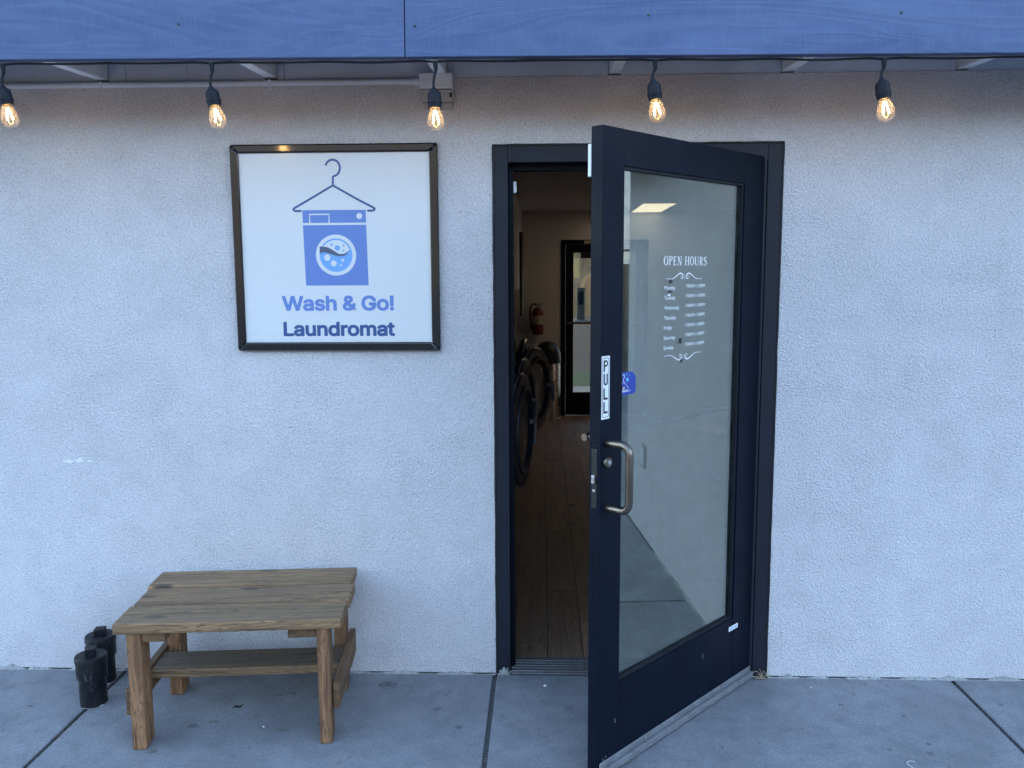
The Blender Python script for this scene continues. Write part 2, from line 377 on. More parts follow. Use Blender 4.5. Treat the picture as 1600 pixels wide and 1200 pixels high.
def curve_pts(ctrl, n=8):
    """Catmull-Rom through control points"""
    c = [Vector(p) for p in ctrl]; c = [2*c[0]-c[1]] + c + [2*c[-1]-c[-2]]; out = []
    for i in range(1, len(c)-2):
        for k in range(n):
            t = k/n; p0, p1, p2, p3 = c[i-1], c[i], c[i+1], c[i+2]
            out.append(tuple(0.5*((2*p1)+(p2-p0)*t+(2*p0-5*p1+4*p2-p3)*t*t+(3*p1-p0-3*p2+p3)*t**3)))
    out.append(tuple(c[-2])); return out
def text_bm(s, x0, x1, z0, z1, thick=0.0004, bold=0.0, place=None, ref=None):
    """lettering as a mesh, fitted to a box in a plane; place maps (a, b, depth) to local space.
    z0..z1 is the height of the capitals (glyph bbox of `ref`)."""
    def mesh_of(st):
        cu = bpy.data.curves.new('lettering_source', 'FONT'); cu.body = st; cu.size = 1.0; cu.offset = bold; cu.resolution_u = 3
        ob = bpy.data.objects.new('lettering_source', cu); COL.objects.link(ob)
        dg = bpy.context.evaluated_depsgraph_get(); dg.update()
        me = bpy.data.meshes.new_from_object(ob.evaluated_get(dg)); bpy.data.objects.remove(ob); bpy.data.curves.remove(cu); return me
    me = mesh_of(s); xs = [v.co.x for v in me.vertices]
    mr = mesh_of(ref or 'H'); ys = [v.co.y for v in mr.vertices]; ya, yb = min(ys), max(ys); bpy.data.meshes.remove(mr)
    xa, xb = min(xs), max(xs)
    polys = [tuple(p.vertices) for p in me.polygons]; cnt = {}
    for p in polys:
        for a, b in zip(p, p[1:]+p[:1]): cnt[(a, b)] = cnt.get((a, b), 0)+1
    co = [(x0+(v.co.x-xa)/(xb-xa)*(x1-x0), z0+(v.co.y-ya)/(yb-ya)*(z1-z0)) for v in me.vertices]
    bpy.data.meshes.remove(me)
    pl = place or (lambda a, b, d: (a, -d, b))
    bm = bmesh.new(); lo = [bm.verts.new(pl(a, b, 0.0)) for a, b in co]; hi = [bm.verts.new(pl(a, b, thick)) for a, b in co]
    for p in polys:
        try: bm.faces.new([hi[i] for i in p])
        except ValueError: pass
    for (a, b) in cnt:
        if (b, a) not in cnt: bm.faces.new((lo[a], lo[b], hi[b], hi[a]))
    return bm

SIGN_LETTERS = {   # outlines of the sign's lettering, thousandths of an em: points, then faces
    'Wash & Go!': ([3572,-4,3555,-1,3540,9,3530,24,3526,41,3530,58,3540,73,3555,83,3572,86,3590,83,3604,73,3614,58,3617,41,3614,24,3604,9,3590,-1,3541,160,3537,509,3606,509,3602,160,3281,-8,3233,-2,3191,16,3156,46,3130,85,3114,133,3108,187,3114,243,3130,291,3156,330,3191,360,3233,378,3281,384,3330,378,3372,360,3407,330,3433,291,3450,243,3455,187,3450,133,3433,85,3407,46,3372,16,3330,-2,3281,46,3316,51,3344,66,3366,89,3381,117,3390,151,3393,187,3390,224,3381,258,3366,287,3344,310,3316,325,3281,330,3247,325,3219,310,3198,287,3182,258,3173,224,3170,187,3173,151,3182,117,3198,89,3219,66,3247,51,2837,-7,2773,1,2718,25,2672,64,2638,116,2616,179,2609,254,2616,329,2638,393,2672,445,2717,484,2772,508,2834,516,2873,513,2909,504,2942,489,2972,469,2997,445,3018,416,3033,384,3043,349,2977,349,2967,372,2956,393,2942,411,2925,427,2905,439,2884,448,2860,454,2834,456,2791,450,2752,432,2719,404,2694,364,2677,314,2672,254,2677,194,2694,145,2719,105,2753,76,2793,59,2837,53,2878,57,2913,71,2943,93,2965,123,2979,160,2983,202,3003,199,2851,199,2851,256,3047,256,3047,200,3040,141,3019,91,2987,50,2945,19,2895,0,2160,-7,2113,-2,2074,12,2041,34,2017,62,2002,96,1997,133,2001,163,2011,189,2027,213,2048,235,2074,256,2104,279,2179,335,2189,343,2200,352,2210,363,2218,375,2223,389,2225,405,2221,427,2209,445,2190,457,2165,461,2147,459,2131,453,2118,444,2108,431,2102,416,2100,399,2102,380,2109,363,2119,346,2132,327,2148,307,2167,284,2401,0,2327,0,2135,231,2108,264,2084,293,2065,319,2051,344,2042,370,2039,398,2043,430,2054,458,2073,481,2098,499,2128,510,2163,513,2199,510,2229,499,2253,482,2272,459,2283,433,2287,404,2285,382,2278,362,2268,342,2255,325,2238,308,2219,293,2118,217,2091,195,2073,174,2063,154,2060,131,2063,108,2072,87,2087,70,2106,57,2130,49,2156,46,2186,50,2214,59,2241,75,2264,95,2284,121,2299,151,2309,186,2312,224,2371,224,2368,180,2360,144,2348,115,2334,92,2320,75,2308,62,2296,47,2268,23,2234,7,2197,-3,1509,227,1509,0,1448,0,1448,509,1509,509,1509,287,1498,287,1519,332,1548,362,1582,379,1623,384,1659,380,1691,369,1717,349,1736,321,1748,285,1753,240,1753,0,1691,0,1691,235,1686,275,1668,304,1641,323,1605,329,1579,326,1556,317,1537,303,1522,283,1512,257,1227,-8,1190,-5,1158,3,1130,18,1107,38,1091,63,1081,94,1139,107,1151,79,1170,60,1195,49,1227,45,1262,50,1290,62,1308,81,1313,103,1310,121,1299,136,1282,147,1257,155,1195,170,1150,186,1118,208,1099,237,1092,274,1097,305,1110,332,1132,354,1161,370,1194,381,1233,384,1269,381,1299,372,1324,358,1344,339,1359,316,1369,290,1313,277,1304,298,1288,316,1265,328,1233,333,1202,329,1176,317,1160,299,1154,277,1158,258,1169,243,1189,232,1217,223,1275,209,1320,194,1352,171,1370,142,1377,107,1372,75,1358,47,1335,24,1305,6,1269,-5,831,-9,797,-5,766,5,739,22,719,45,706,73,702,108,705,138,714,161,729,179,749,193,771,203,797,211,823,216,849,220,880,224,905,227,924,230,937,235,944,243,947,255,947,257,945,279,938,297,927,311,911,322,891,329,867,331,842,329,820,322,803,313,789,301,778,288,771,274,712,291,728,322,750,346,776,364,804,375,835,382,865,384,887,383,910,379,934,372,957,360,977,343,994,320,1004,290,1008,251,1008,0,948,0,948,52,944,52,935,38,923,25,907,12,887,1,861,-6,842,45,873,49,899,59,920,74,935,93,944,115,947,138,947,190,941,186,931,182,918,179,903,176,887,173,871,171,858,169,847,168,826,164,806,159,788,150,775,139,766,124,763,105,766,87,773,72,785,61,801,52,820,47,155,0,16,509,82,509,163,196,170,171,175,145,181,120,187,94,192,67,197,40,189,40,194,67,200,94,205,120,211,145,218,171,224,196,306,509,380,509,462,196,468,171,474,145,480,120,486,94,492,67,497,40,488,40,493,67,499,94,504,120,510,145,517,171,523,196,603,509,670,509,530,0,455,0,368,323,359,356,351,391,344,431,336,475,350,475,342,433,335,395,327,359,318,323,230,0],
        [16,18,17,16,19,18,7,9,8,6,9,7,6,10,9,5,10,6,5,11,10,4,11,5,4,12,11,3,12,4,3,13,12,2,13,3,2,14,13,1,14,2,1,15,14,0,15,1,31,33,32,30,33,31,30,34,33,29,34,30,29,35,34,28,57,29,57,56,29,56,35,29,56,55,35,55,36,35,28,58,57,54,36,55,28,59,58,53,36,54,27,59,28,53,37,36,27,60,59,52,37,53,27,61,60,51,37,52,26,61,27,51,38,37,26,62,61,50,38,51,25,62,26,25,63,62,49,38,50,49,39,38,25,64,63,48,39,49,48,40,39,24,64,25,24,65,64,47,40,48,24,66,65,46,40,47,23,66,24,46,41,40,23,67,66,45,41,46,23,44,67,44,41,45,23,41,44,22,41,23,22,42,41,21,42,22,21,43,42,20,43,21,79,81,80,79,82,81,78,82,79,78,83,82,78,84,83,77,84,78,77,97,84,97,85,84,77,98,97,96,85,97,95,85,96,77,99,98,94,85,95,76,99,77,94,86,85,93,86,94,76,100,99,92,86,93,92,87,86,91,87,92,76,101,100,75,101,76,90,87,91,90,88,87,89,88,90,75,102,101,74,102,75,74,103,102,117,119,118,117,115,119,115,120,119,73,103,74,73,104,103,117,114,115,116,120,115,116,121,120,114,116,117,114,121,116,73,105,104,72,105,73,113,121,114,72,106,105,113,122,121,112,122,113,71,106,72,71,107,106,111,122,112,111,123,122,71,108,107,110,123,111,70,108,71,70,109,108,109,123,110,70,123,109,70,124,123,69,124,70,69,125,124,68,125,69,175,177,176,174,177,175,174,178,177,173,178,174,173,179,178,173,180,179,172,149,173,149,180,173,172,150,149,148,180,149,148,181,180,172,151,150,171,151,172,147,181,148,171,152,151,146,181,147,171,153,152,146,182,181,171,154,153,170,154,171,145,182,146,170,155,154,144,182,145,144,183,182,170,156,155,169,156,170,143,183,144,143,184,183,169,157,156,142,184,143,168,157,169,168,158,157,141,184,142,141,185,184,140,185,141,168,159,158,167,159,168,139,185,140,139,186,185,138,160,139,160,186,139,167,160,159,160,187,186,166,160,167,160,188,187,166,138,160,138,161,160,165,138,166,138,204,161,204,162,161,137,165,138,165,204,138,137,164,165,136,164,137,135,164,136,135,189,164,189,163,164,206,208,207,206,209,208,135,190,189,134,190,135,134,191,190,133,191,134,205,209,206,205,210,209,133,192,191,132,192,133,132,193,192,204,210,205,204,211,210,131,193,132,131,194,193,203,213,204,213,162,204,162,212,204,212,211,204,131,195,194,130,195,131,202,213,203,213,162,212,130,196,195,202,214,213,201,214,202,130,197,196,201,215,214,129,197,130,200,215,201,129,198,197,199,215,200,129,199,198,199,216,215,129,216,199,128,216,129,128,217,216,127,217,128,127,218,217,126,218,127,221,223,222,221,225,223,225,224,223,228,230,229,228,231,230,227,231,228,227,232,231,226,232,227,226,242,232,242,233,232,225,244,226,244,243,226,243,242,226,241,233,242,240,233,241,240,234,233,225,245,244,239,234,240,225,246,245,221,247,225,247,246,225,239,235,234,238,235,239,221,219,247,238,236,235,237,236,238,221,220,219,277,279,278,277,280,279,276,280,277,276,281,280,275,281,276,275,282,281,274,282,275,274,289,282,289,283,282,274,290,289,288,283,289,273,290,274,273,291,290,287,283,288,273,292,291,287,284,283,286,284,287,272,292,273,272,293,292,285,284,286,272,294,293,271,294,272,271,295,294,271,296,295,270,296,271,270,297,296,270,298,297,270,299,298,269,299,270,269,300,299,268,300,269,268,301,300,267,301,268,266,301,267,265,301,266,265,302,301,264,302,265,263,302,264,254,256,255,263,303,302,262,303,263,253,256,254,261,303,262,253,257,256,261,304,303,252,257,253,260,304,261,252,258,257,259,304,260,252,259,258,259,305,304,252,305,259,251,305,252,251,306,305,250,306,251,250,307,306,249,307,250,249,248,307,347,349,348,347,350,349,346,350,347,346,351,350,345,351,346,345,352,351,344,352,345,344,353,352,343,353,344,343,335,353,335,354,353,343,336,335,334,354,335,343,337,336,333,354,334,343,338,337,342,338,343,332,354,333,332,355,354,342,339,338,331,355,332,342,340,339,330,355,331,341,340,342,330,356,355,329,356,330,328,356,329,327,356,328,327,357,356,326,357,327,325,373,326,373,357,326,324,373,325,323,373,324,322,373,323,321,373,322,320,373,321,319,373,320,318,373,319,317,373,318,317,374,373,372,357,373,317,375,374,317,376,375,316,376,317,316,377,376,316,378,377,316,379,378,316,380,379,316,381,380,316,382,381,316,383,382,315,383,316,315,384,383,315,385,384,315,386,385,371,357,372,314,386,315,314,387,386,370,357,371,313,387,314,313,388,387,369,359,370,359,357,370,313,389,388,368,359,369,312,389,313,312,390,389,312,391,390,367,360,368,360,359,368,312,392,391,367,361,360,358,357,359,366,361,367,312,366,392,312,361,366,311,361,312,311,362,361,311,363,362,310,363,311,310,364,363,309,364,310,309,365,364,308,365,309,393,395,394,393,396,395,409,434,410,434,411,410,434,435,411,435,412,411,425,427,426,425,428,427,409,436,434,436,433,434,436,433,435,433,412,435,409,437,436,432,412,433,409,438,437,431,412,432,409,439,438,430,412,431,409,440,439,429,412,430,393,397,396,408,440,409,429,413,412,424,428,425,393,398,397,407,440,408,429,414,413,423,428,424,393,399,398,406,440,407,429,415,414,422,428,423,393,400,399,405,440,406,429,416,415,421,428,422,393,401,400,404,440,405,429,417,416,420,428,421,393,403,401,403,402,401,403,440,404,429,419,417,419,418,417,419,428,420,393,440,403,429,428,419]),
    'Laundromat': ([3768,379,3768,327,3571,327,3571,379,3629,471,3691,471,3691,98,3693,76,3701,61,3714,53,3735,50,3742,50,3750,51,3758,52,3766,54,3778,2,3768,-1,3756,-3,3745,-4,3733,-4,3689,2,3657,21,3636,52,3629,93,3350,-9,3316,-5,3285,5,3258,22,3238,45,3225,73,3221,108,3224,138,3234,161,3249,179,3268,193,3291,203,3316,211,3342,216,3369,220,3400,224,3424,227,3443,230,3456,235,3463,243,3466,255,3466,257,3464,279,3457,297,3446,311,3430,322,3410,329,3386,331,3361,329,3340,322,3322,313,3308,301,3298,288,3290,274,3231,291,3247,322,3269,346,3295,364,3323,375,3354,382,3384,384,3406,383,3429,379,3453,372,3476,360,3496,343,3513,320,3523,290,3527,251,3527,0,3467,0,3467,52,3463,52,3454,38,3442,25,3426,12,3406,1,3380,-6,3361,45,3392,49,3418,59,3439,74,3454,93,3463,115,3466,138,3466,190,3460,186,3450,182,3437,179,3422,176,3406,173,3391,171,3377,169,3366,168,3345,164,3325,159,3307,150,3294,139,3285,124,3282,105,3285,87,3292,72,3304,61,3320,52,3339,47,2648,0,2648,379,2708,379,2708,295,2703,295,2713,323,2728,346,2746,363,2768,376,2791,384,2815,386,2853,380,2883,361,2904,331,2917,295,2908,295,2918,321,2933,343,2953,361,2976,375,3003,383,3032,386,3064,383,3093,372,3117,354,3136,328,3148,296,3152,255,3152,0,3091,0,3091,254,3086,289,3068,313,3043,326,3014,330,2990,328,2970,320,2953,307,2941,290,2933,270,2931,247,2931,0,2870,0,2870,260,2864,288,2849,311,2825,326,2795,330,2773,328,2753,320,2735,307,2721,289,2712,266,2709,238,2709,0,2403,-8,2354,-2,2312,16,2278,46,2251,85,2235,133,2230,187,2235,243,2251,291,2278,330,2312,360,2354,378,2403,384,2452,378,2494,360,2529,330,2555,291,2571,243,2576,187,2571,133,2555,85,2529,46,2494,16,2452,-2,2403,46,2438,51,2466,66,2487,89,2503,117,2512,151,2515,187,2512,224,2503,258,2487,287,2466,310,2438,325,2403,330,2368,325,2341,310,2319,287,2304,258,2295,224,2292,187,2295,151,2304,117,2319,89,2341,66,2368,51,2004,0,2004,379,2063,379,2063,321,2067,321,2081,347,2104,367,2132,380,2164,385,2172,385,2181,384,2189,384,2195,384,2195,322,2190,323,2181,324,2170,325,2158,326,2133,323,2110,315,2091,301,2077,284,2068,262,2065,237,2065,0,1737,-8,1693,-2,1653,16,1621,45,1597,84,1581,133,1576,189,1581,245,1597,293,1621,332,1654,361,1693,378,1738,384,1770,381,1795,373,1814,360,1829,346,1840,331,1848,319,1853,319,1853,509,1914,509,1914,0,1855,0,1855,59,1849,59,1840,46,1829,31,1814,17,1794,4,1769,-5,1746,47,1778,51,1805,65,1826,86,1841,115,1851,150,1854,189,1851,229,1842,263,1826,291,1805,312,1779,325,1746,330,1714,325,1687,311,1665,290,1650,261,1641,227,1638,189,1641,151,1650,117,1666,88,1687,66,1714,51,1261,227,1261,0,1200,0,1200,379,1259,379,1259,287,1250,287,1271,332,1299,362,1334,379,1375,384,1411,380,1442,369,1468,349,1488,321,1500,285,1504,240,1504,0,1443,0,1443,235,1437,275,1420,304,1393,323,1357,329,1331,326,1308,317,1288,303,1274,283,1264,257,934,-5,899,-1,867,11,841,31,821,59,809,95,805,139,805,379,866,379,866,144,872,105,889,75,916,56,952,50,978,53,1001,62,1021,77,1036,97,1045,122,1048,153,1048,379,1109,379,1109,0,1050,0,1050,92,1059,92,1038,47,1009,17,974,0,538,-9,503,-5,472,5,446,22,426,45,413,73,408,108,412,138,421,161,436,179,455,193,478,203,503,211,530,216,556,220,587,224,612,227,630,230,643,235,651,243,653,255,653,257,651,279,645,297,633,311,618,322,598,329,574,331,549,329,527,322,510,313,496,301,485,288,478,274,419,291,435,322,456,346,482,364,511,375,541,382,572,384,593,383,617,379,641,372,664,360,684,343,700,320,711,290,715,251,715,0,655,0,655,52,650,52,642,38,630,25,614,12,593,1,568,-6,548,45,580,49,606,59,626,74,641,93,650,115,653,138,653,190,648,186,637,182,624,179,609,176,594,173,578,171,564,169,553,168,532,164,512,159,495,150,481,139,473,124,470,105,472,87,480,72,492,61,508,52,527,47,60,0,60,509,125,509,125,57,361,57,361,0],
        [23,5,4,23,6,5,2,0,3,2,1,0,23,7,6,22,7,23,22,8,7,22,9,8,13,15,14,22,10,9,12,15,13,21,10,22,11,15,12,10,15,11,21,15,10,20,15,21,19,15,20,19,16,15,19,17,16,19,18,17,63,65,64,63,66,65,62,66,63,62,67,66,61,67,62,61,68,67,60,68,61,60,69,68,59,69,60,59,51,69,51,70,69,59,52,51,50,70,51,59,53,52,49,70,50,59,54,53,58,54,59,48,70,49,48,71,70,58,55,54,47,71,48,58,56,55,46,71,47,57,56,58,46,72,71,45,72,46,44,72,45,43,72,44,43,73,72,42,73,43,41,89,42,89,73,42,40,89,41,39,89,40,38,89,39,37,89,38,36,89,37,35,89,36,34,89,35,33,89,34,33,90,89,88,73,89,33,91,90,33,92,91,32,92,33,32,93,92,32,94,93,32,95,94,32,96,95,32,97,96,32,98,97,32,99,98,31,99,32,31,100,99,31,101,100,31,102,101,87,73,88,30,102,31,30,103,102,86,73,87,29,103,30,29,104,103,85,75,86,75,73,86,29,105,104,84,75,85,28,105,29,28,106,105,28,107,106,83,76,84,76,75,84,28,108,107,83,77,76,74,73,75,82,77,83,28,82,108,28,77,82,27,77,28,27,78,77,27,79,78,26,79,27,26,80,79,25,80,26,25,81,80,24,81,25,118,120,119,129,131,130,117,120,118,128,131,129,128,132,131,117,121,120,109,111,110,109,113,111,113,112,111,116,121,117,127,132,128,127,133,132,115,121,116,126,133,127,115,122,121,126,134,133,114,156,115,156,122,115,125,143,126,143,134,126,156,155,122,155,123,122,114,157,156,125,144,143,142,134,143,142,135,134,114,158,157,125,145,144,141,135,142,154,123,155,113,158,114,124,145,125,113,159,158,124,146,145,140,135,141,153,124,154,124,123,154,113,160,159,124,147,146,140,136,135,109,161,113,161,160,113,153,147,124,153,148,147,139,136,140,152,148,153,152,149,148,109,162,161,151,149,152,139,137,136,138,137,139,151,150,149,109,163,162,175,177,176,174,177,175,174,178,177,173,178,174,173,179,178,172,201,173,201,200,173,200,179,173,200,199,179,199,180,179,172,202,201,198,180,199,172,203,202,197,180,198,171,203,172,197,181,180,171,204,203,196,181,197,171,205,204,195,181,196,170,205,171,195,182,181,170,206,205,194,182,195,169,206,170,169,207,206,193,182,194,193,183,182,169,208,207,192,183,193,192,184,183,168,208,169,168,209,208,191,184,192,168,210,209,190,184,191,167,210,168,190,185,184,167,211,210,189,185,190,167,188,211,188,185,189,167,185,188,166,185,167,166,186,185,165,186,166,165,187,186,164,187,165,219,221,220,219,222,221,219,223,222,219,224,223,219,225,224,218,225,219,212,214,213,212,215,214,217,225,218,216,229,217,229,228,217,228,227,217,227,226,217,226,225,217,216,230,229,216,231,230,212,216,215,212,234,216,234,233,216,233,232,216,232,231,216,212,235,234,212,236,235,256,258,257,256,259,258,248,250,249,248,251,250,247,251,248,247,252,251,246,252,247,246,253,252,246,254,253,245,281,246,281,280,246,280,254,246,280,255,254,279,255,280,278,255,279,245,282,281,278,256,255,278,277,256,277,276,256,276,259,256,245,283,282,244,283,245,244,284,283,275,259,276,244,285,284,243,285,244,274,259,275,243,286,285,243,287,286,273,259,274,242,287,243,242,288,287,272,259,273,241,288,242,241,289,288,271,261,272,261,259,272,241,290,289,270,261,271,240,290,241,240,291,290,269,262,270,262,261,270,269,263,262,260,259,261,240,268,291,268,263,269,240,263,268,240,264,263,239,264,240,239,265,264,239,266,265,238,266,239,238,267,266,237,267,238,301,303,302,301,304,303,294,296,295,294,298,296,298,297,296,300,304,301,300,305,304,299,305,300,299,315,305,315,306,305,298,317,299,317,316,299,316,315,299,314,306,315,313,306,314,313,307,306,298,318,317,312,307,313,298,319,318,294,320,298,320,319,298,312,308,307,311,308,312,294,292,320,311,309,308,310,309,311,294,293,292,327,329,328,327,330,329,340,342,341,340,343,342,339,343,340,327,331,330,326,331,327,338,346,339,346,343,339,326,332,331,337,345,338,345,346,338,325,332,326,337,347,345,347,344,345,347,343,346,336,347,337,325,333,332,335,347,336,324,333,325,324,334,333,334,347,335,324,347,334,324,348,347,344,343,347,323,348,324,323,349,348,322,349,323,322,321,349,389,391,390,389,392,391,388,392,389,388,393,392,387,393,388,387,394,393,386,394,387,386,395,394,385,395,386,385,377,395,377,396,395,385,378,377,376,396,377,385,379,378,375,396,376,385,380,379,384,380,385,374,396,375,374,397,396,384,381,380,373,397,374,384,382,381,372,397,373,383,382,384,372,398,397,371,398,372,370,398,371,369,398,370,369,399,398,368,399,369,367,415,368,415,399,368,366,415,367,365,415,366,364,415,365,363,415,364,362,415,363,361,415,362,360,415,361,359,415,360,359,416,415,414,399,415,359,417,416,359,418,417,358,418,359,358,419,418,358,420,419,358,421,420,358,422,421,358,423,422,358,424,423,358,425,424,357,425,358,357,426,425,357,427,426,357,428,427,413,399,414,356,428,357,356,429,428,412,399,413,355,429,356,355,430,429,411,401,412,401,399,412,355,431,430,410,401,411,354,431,355,354,432,431,354,433,432,409,402,410,402,401,410,354,434,433,409,403,402,400,399,401,408,403,409,354,408,434,354,403,408,353,403,354,353,404,403,353,405,404,352,405,353,352,406,405,351,406,352,351,407,406,350,407,351,435,437,436,435,438,437,435,439,438,435,440,439]),
}
def heavy_text(st, x0, x1, z0, z1, r, place, cap):
    """the outline repeated round a small circle gives the heavy weight; each copy lies a hair above the last"""
    fl, fi = SIGN_LETTERS[st]; pts = list(zip(fl[::2], fl[1::2])); tri = list(zip(fi[::3], fi[1::3], fi[2::3]))
    xa, xb = min(p[0] for p in pts), max(p[0] for p in pts); ya, yb = cap
    edges = set(e for t in tri for e in ((t[0], t[1]), (t[1], t[2]), (t[2], t[0])))
    bm = bmesh.new()
    for i in range(10):
        a = 2*math.pi*i/10; dx, dz = r*math.cos(a), r*math.sin(a); th = 0.0003+0.00003*i
        co = [(x0+r+dx+(p[0]-xa)/(xb-xa)*(x1-x0-2*r), z0+r+dz+(p[1]-ya)/(yb-ya)*(z1-z0-2*r)) for p in pts]
        lo = [bm.verts.new(place(u, v, 0.0)) for u, v in co]; hi = [bm.verts.new(place(u, v, th)) for u, v in co]
        for n_, t in enumerate(tri):        # a few outlines cross themselves: keep their faces a hair apart
            bm.faces.new([bm.verts.new(place(co[k][0], co[k][1], th+3e-6*(n_ % 7))) for k in t])
        for (p, q) in edges:
            if (q, p) not in edges: bm.faces.new((lo[p], lo[q], hi[q], hi[p]))
    return bm

# ------------------------------------------------------------------ the ground
W, H = 1.103, 2.13                      # door frame, outside
ground = mk('ground', box(bmesh.new(), -700, 700, -700, 700, -0.6, -0.13), 'asphalt'); tag(ground, kind='structure')
walkway = mk('walkway', bx(-9, 3.62, -3.22, 0.12, -0.30, -0.011), 'joint'); tag(walkway, kind='structure')
xs = [-9, -7.2, -5.3, -3.42, -1.555, -0.006, 1.848, 3.62]
for row, (ya, yb) in enumerate(((-1.62, -0.001), (-3.24, -1.634))):
    for a, b in zip(xs, xs[1:]):
        mk('slab', bx(a+0.008, b-0.008, ya, yb, -0.0105, 0.0), 'concrete', walkway, bevel=0.006, seg=3)
M_['stain'] = plain('ground_in_stain', (0.135, 0.137, 0.148), 0.85, var=0.3, scale=60)
rs = random.Random(21)
for sx_, sy_, r_ in ((-0.436, -0.10, 0.022), (-0.404, -0.128, 0.006), (-0.21, -0.29, 0.011), (-0.115, -0.42, 0.013), (-1.09, -0.44, 0.014), (0.30, -0.36, 0.005),
                     (1.33, -0.22, 0.007), (1.52, -0.55, 0.012), (1.54, -0.49, 0.008), (-1.78, -0.31, 0.008)):
    k_ = rs.uniform(0, 9); pts_ = [(sx_+r_*1.3*math.cos(t)*(1+0.35*math.sin(2*t+k_)+0.2*math.sin(5*t+k_)), sy_+r_*math.sin(t)*(1+0.3*math.cos(3*t+k_))) for t in [2*math.pi*i/22 for i in range(22)]]
    bm = bmesh.new(); bm.faces.new([bm.verts.new((a, b, 0.0006)) for a, b in pts_]); mk('stain_spot', bm, 'stain', walkway)
side = mk('side_pavement', bx(3.63, 9.0, -3.2, 12, -0.25, -0.012), 'concrete'); tag(side, kind='structure')
def hill(name, pts_fn, nx, ny, mat):
    bm = bmesh.new(); g = [[bm.verts.new(pts_fn(i/(nx-1), j/(ny-1))) for j in range(ny)] for i in range(nx)]
    for i in range(nx-1):
        for j in range(ny-1): bm.faces.new((g[i][j], g[i+1][j], g[i+1][j+1], g[i][j+1]))
    return tag(mk(name, bm, mat), kind='structure')
from mathutils import noise as mn
def sky_blocking_hill(u, v):  # unseen hill behind the camera, made steep and near to block low sky
    x = -420+840*u; y = -70-130*v; h = 78*math.sin(min(1, v*1.1)*math.pi*0.5)*(0.55+0.6*mn.noise(Vector((x*0.008, 3.1, v*1.5))))
    return (x, y, -0.5+max(0, h)+2.5*mn.noise(Vector((x*0.04, y*0.04, 0))))
hill('sky_blocking_hill', sky_blocking_hill, 70, 16, 'far_hill')
def rear_hill(u, v):
    x = -30+44*u; y = 34+60*v - 0.6*(x-2); h = 36*v**0.8
    r = mn.noise(Vector((x*0.35, y*0.35, 1)))*1.6 + mn.noise(Vector((x*1.1, y*1.1, 4)))*0.9
    return (x, y, -0.5+h+(r*min(1, v*12)))
hill('rear_hill', rear_hill, 150, 70, 'hill')
tag(mk('turf_strip', bx(-6, 10, 9.4, 12.2, -0.14, -0.09), 'turf'), kind='structure')
tag(mk('rear_pavement', bx(-7, 8, 6.9, 9.38, -0.2, -0.015), 'concrete'), kind='structure')

# ------------------------------------------------------------------ the building
bld = empty('laundromat_building', (0, 0, 0), label='pale stucco building with a blue painted fascia over the walkway', cat='building')
XL, XR, TOP = -7.0, 3.45, 2.381
# front wall: stucco with the door opening cut out
bm = bmesh.new()
box(bm, XL, 0, 0, 0.16, 0.007, TOP); box(bm, W, XR, 0, 0.16, 0.007, TOP); box(bm, 0, W, 0, 0.16, H, TOP)
fw = mk('front_wall', bm, 'stucco', bld)
mk('side_wall', bx(XR-0.16, XR-0.0005, 0.161, 6.74, -0.02, 2.6), 'stucco', bld)
mk('side_wall', bx(XL, XL+0.16, 0.161, 6.74, -0.02, 2.6), 'stucco', bld)
bm = bmesh.new(); box(bm, XL+0.16, 0.403, 6.58, 6.74, -0.02, 2.6); box(bm, 1.40, XR-0.16, 6.58, 6.74, -0.02, 2.6); box(bm, 0.403, 1.40, 6.58, 6.74, 2.04, 2.6)
mk('rear_wall', bm, 'room_wall', bld)
mk('roof', bx(XL-0.3, XR+0.3, -0.378, 7.1, 2.53, 2.68), 'roofing', bld)
# fascia boards, butted at x = -0.264
FT = 0.0073    # the eave drops a little to the right
FB = [(-4.6, -0.2655), (-0.2625, 3.75)]
for a, b in FB:
    mk('fascia_board', bx(0, b-a, -0.42, -0.38, 2.355, 2.72), 'fascia', bld, bevel=0.0025, loc=(a-2.36*FT, 0, -FT*(a+0.26)), rot=(0, FT, 0))
mk('fascia_board', bx(0, -4.603+7.3, -0.42, -0.38, 2.355, 2.72), 'fascia', bld, bevel=0.0025, loc=(-7.3, 0, FT*7.04), rot=(0, FT, 0))
def px_fascia(x, y):   # where a pixel of the photograph meets the board's plane
    d = F + (x-800)/1335.0*RV - (y-600)/1335.0*UV; c = cam.matrix_world.translation; t = (-0.42-c.y)/d.y; return c+t*d
for q in ((279, 38), (648, 41), (1013, 24), (1408, 20)):
    P = px_fascia(*q); mk('nail_head', lathe([(0.0045, -0.4215), (0.0045, -0.418)], 10, 'y'), 'black', bld, loc=(P.x, 0, P.z))
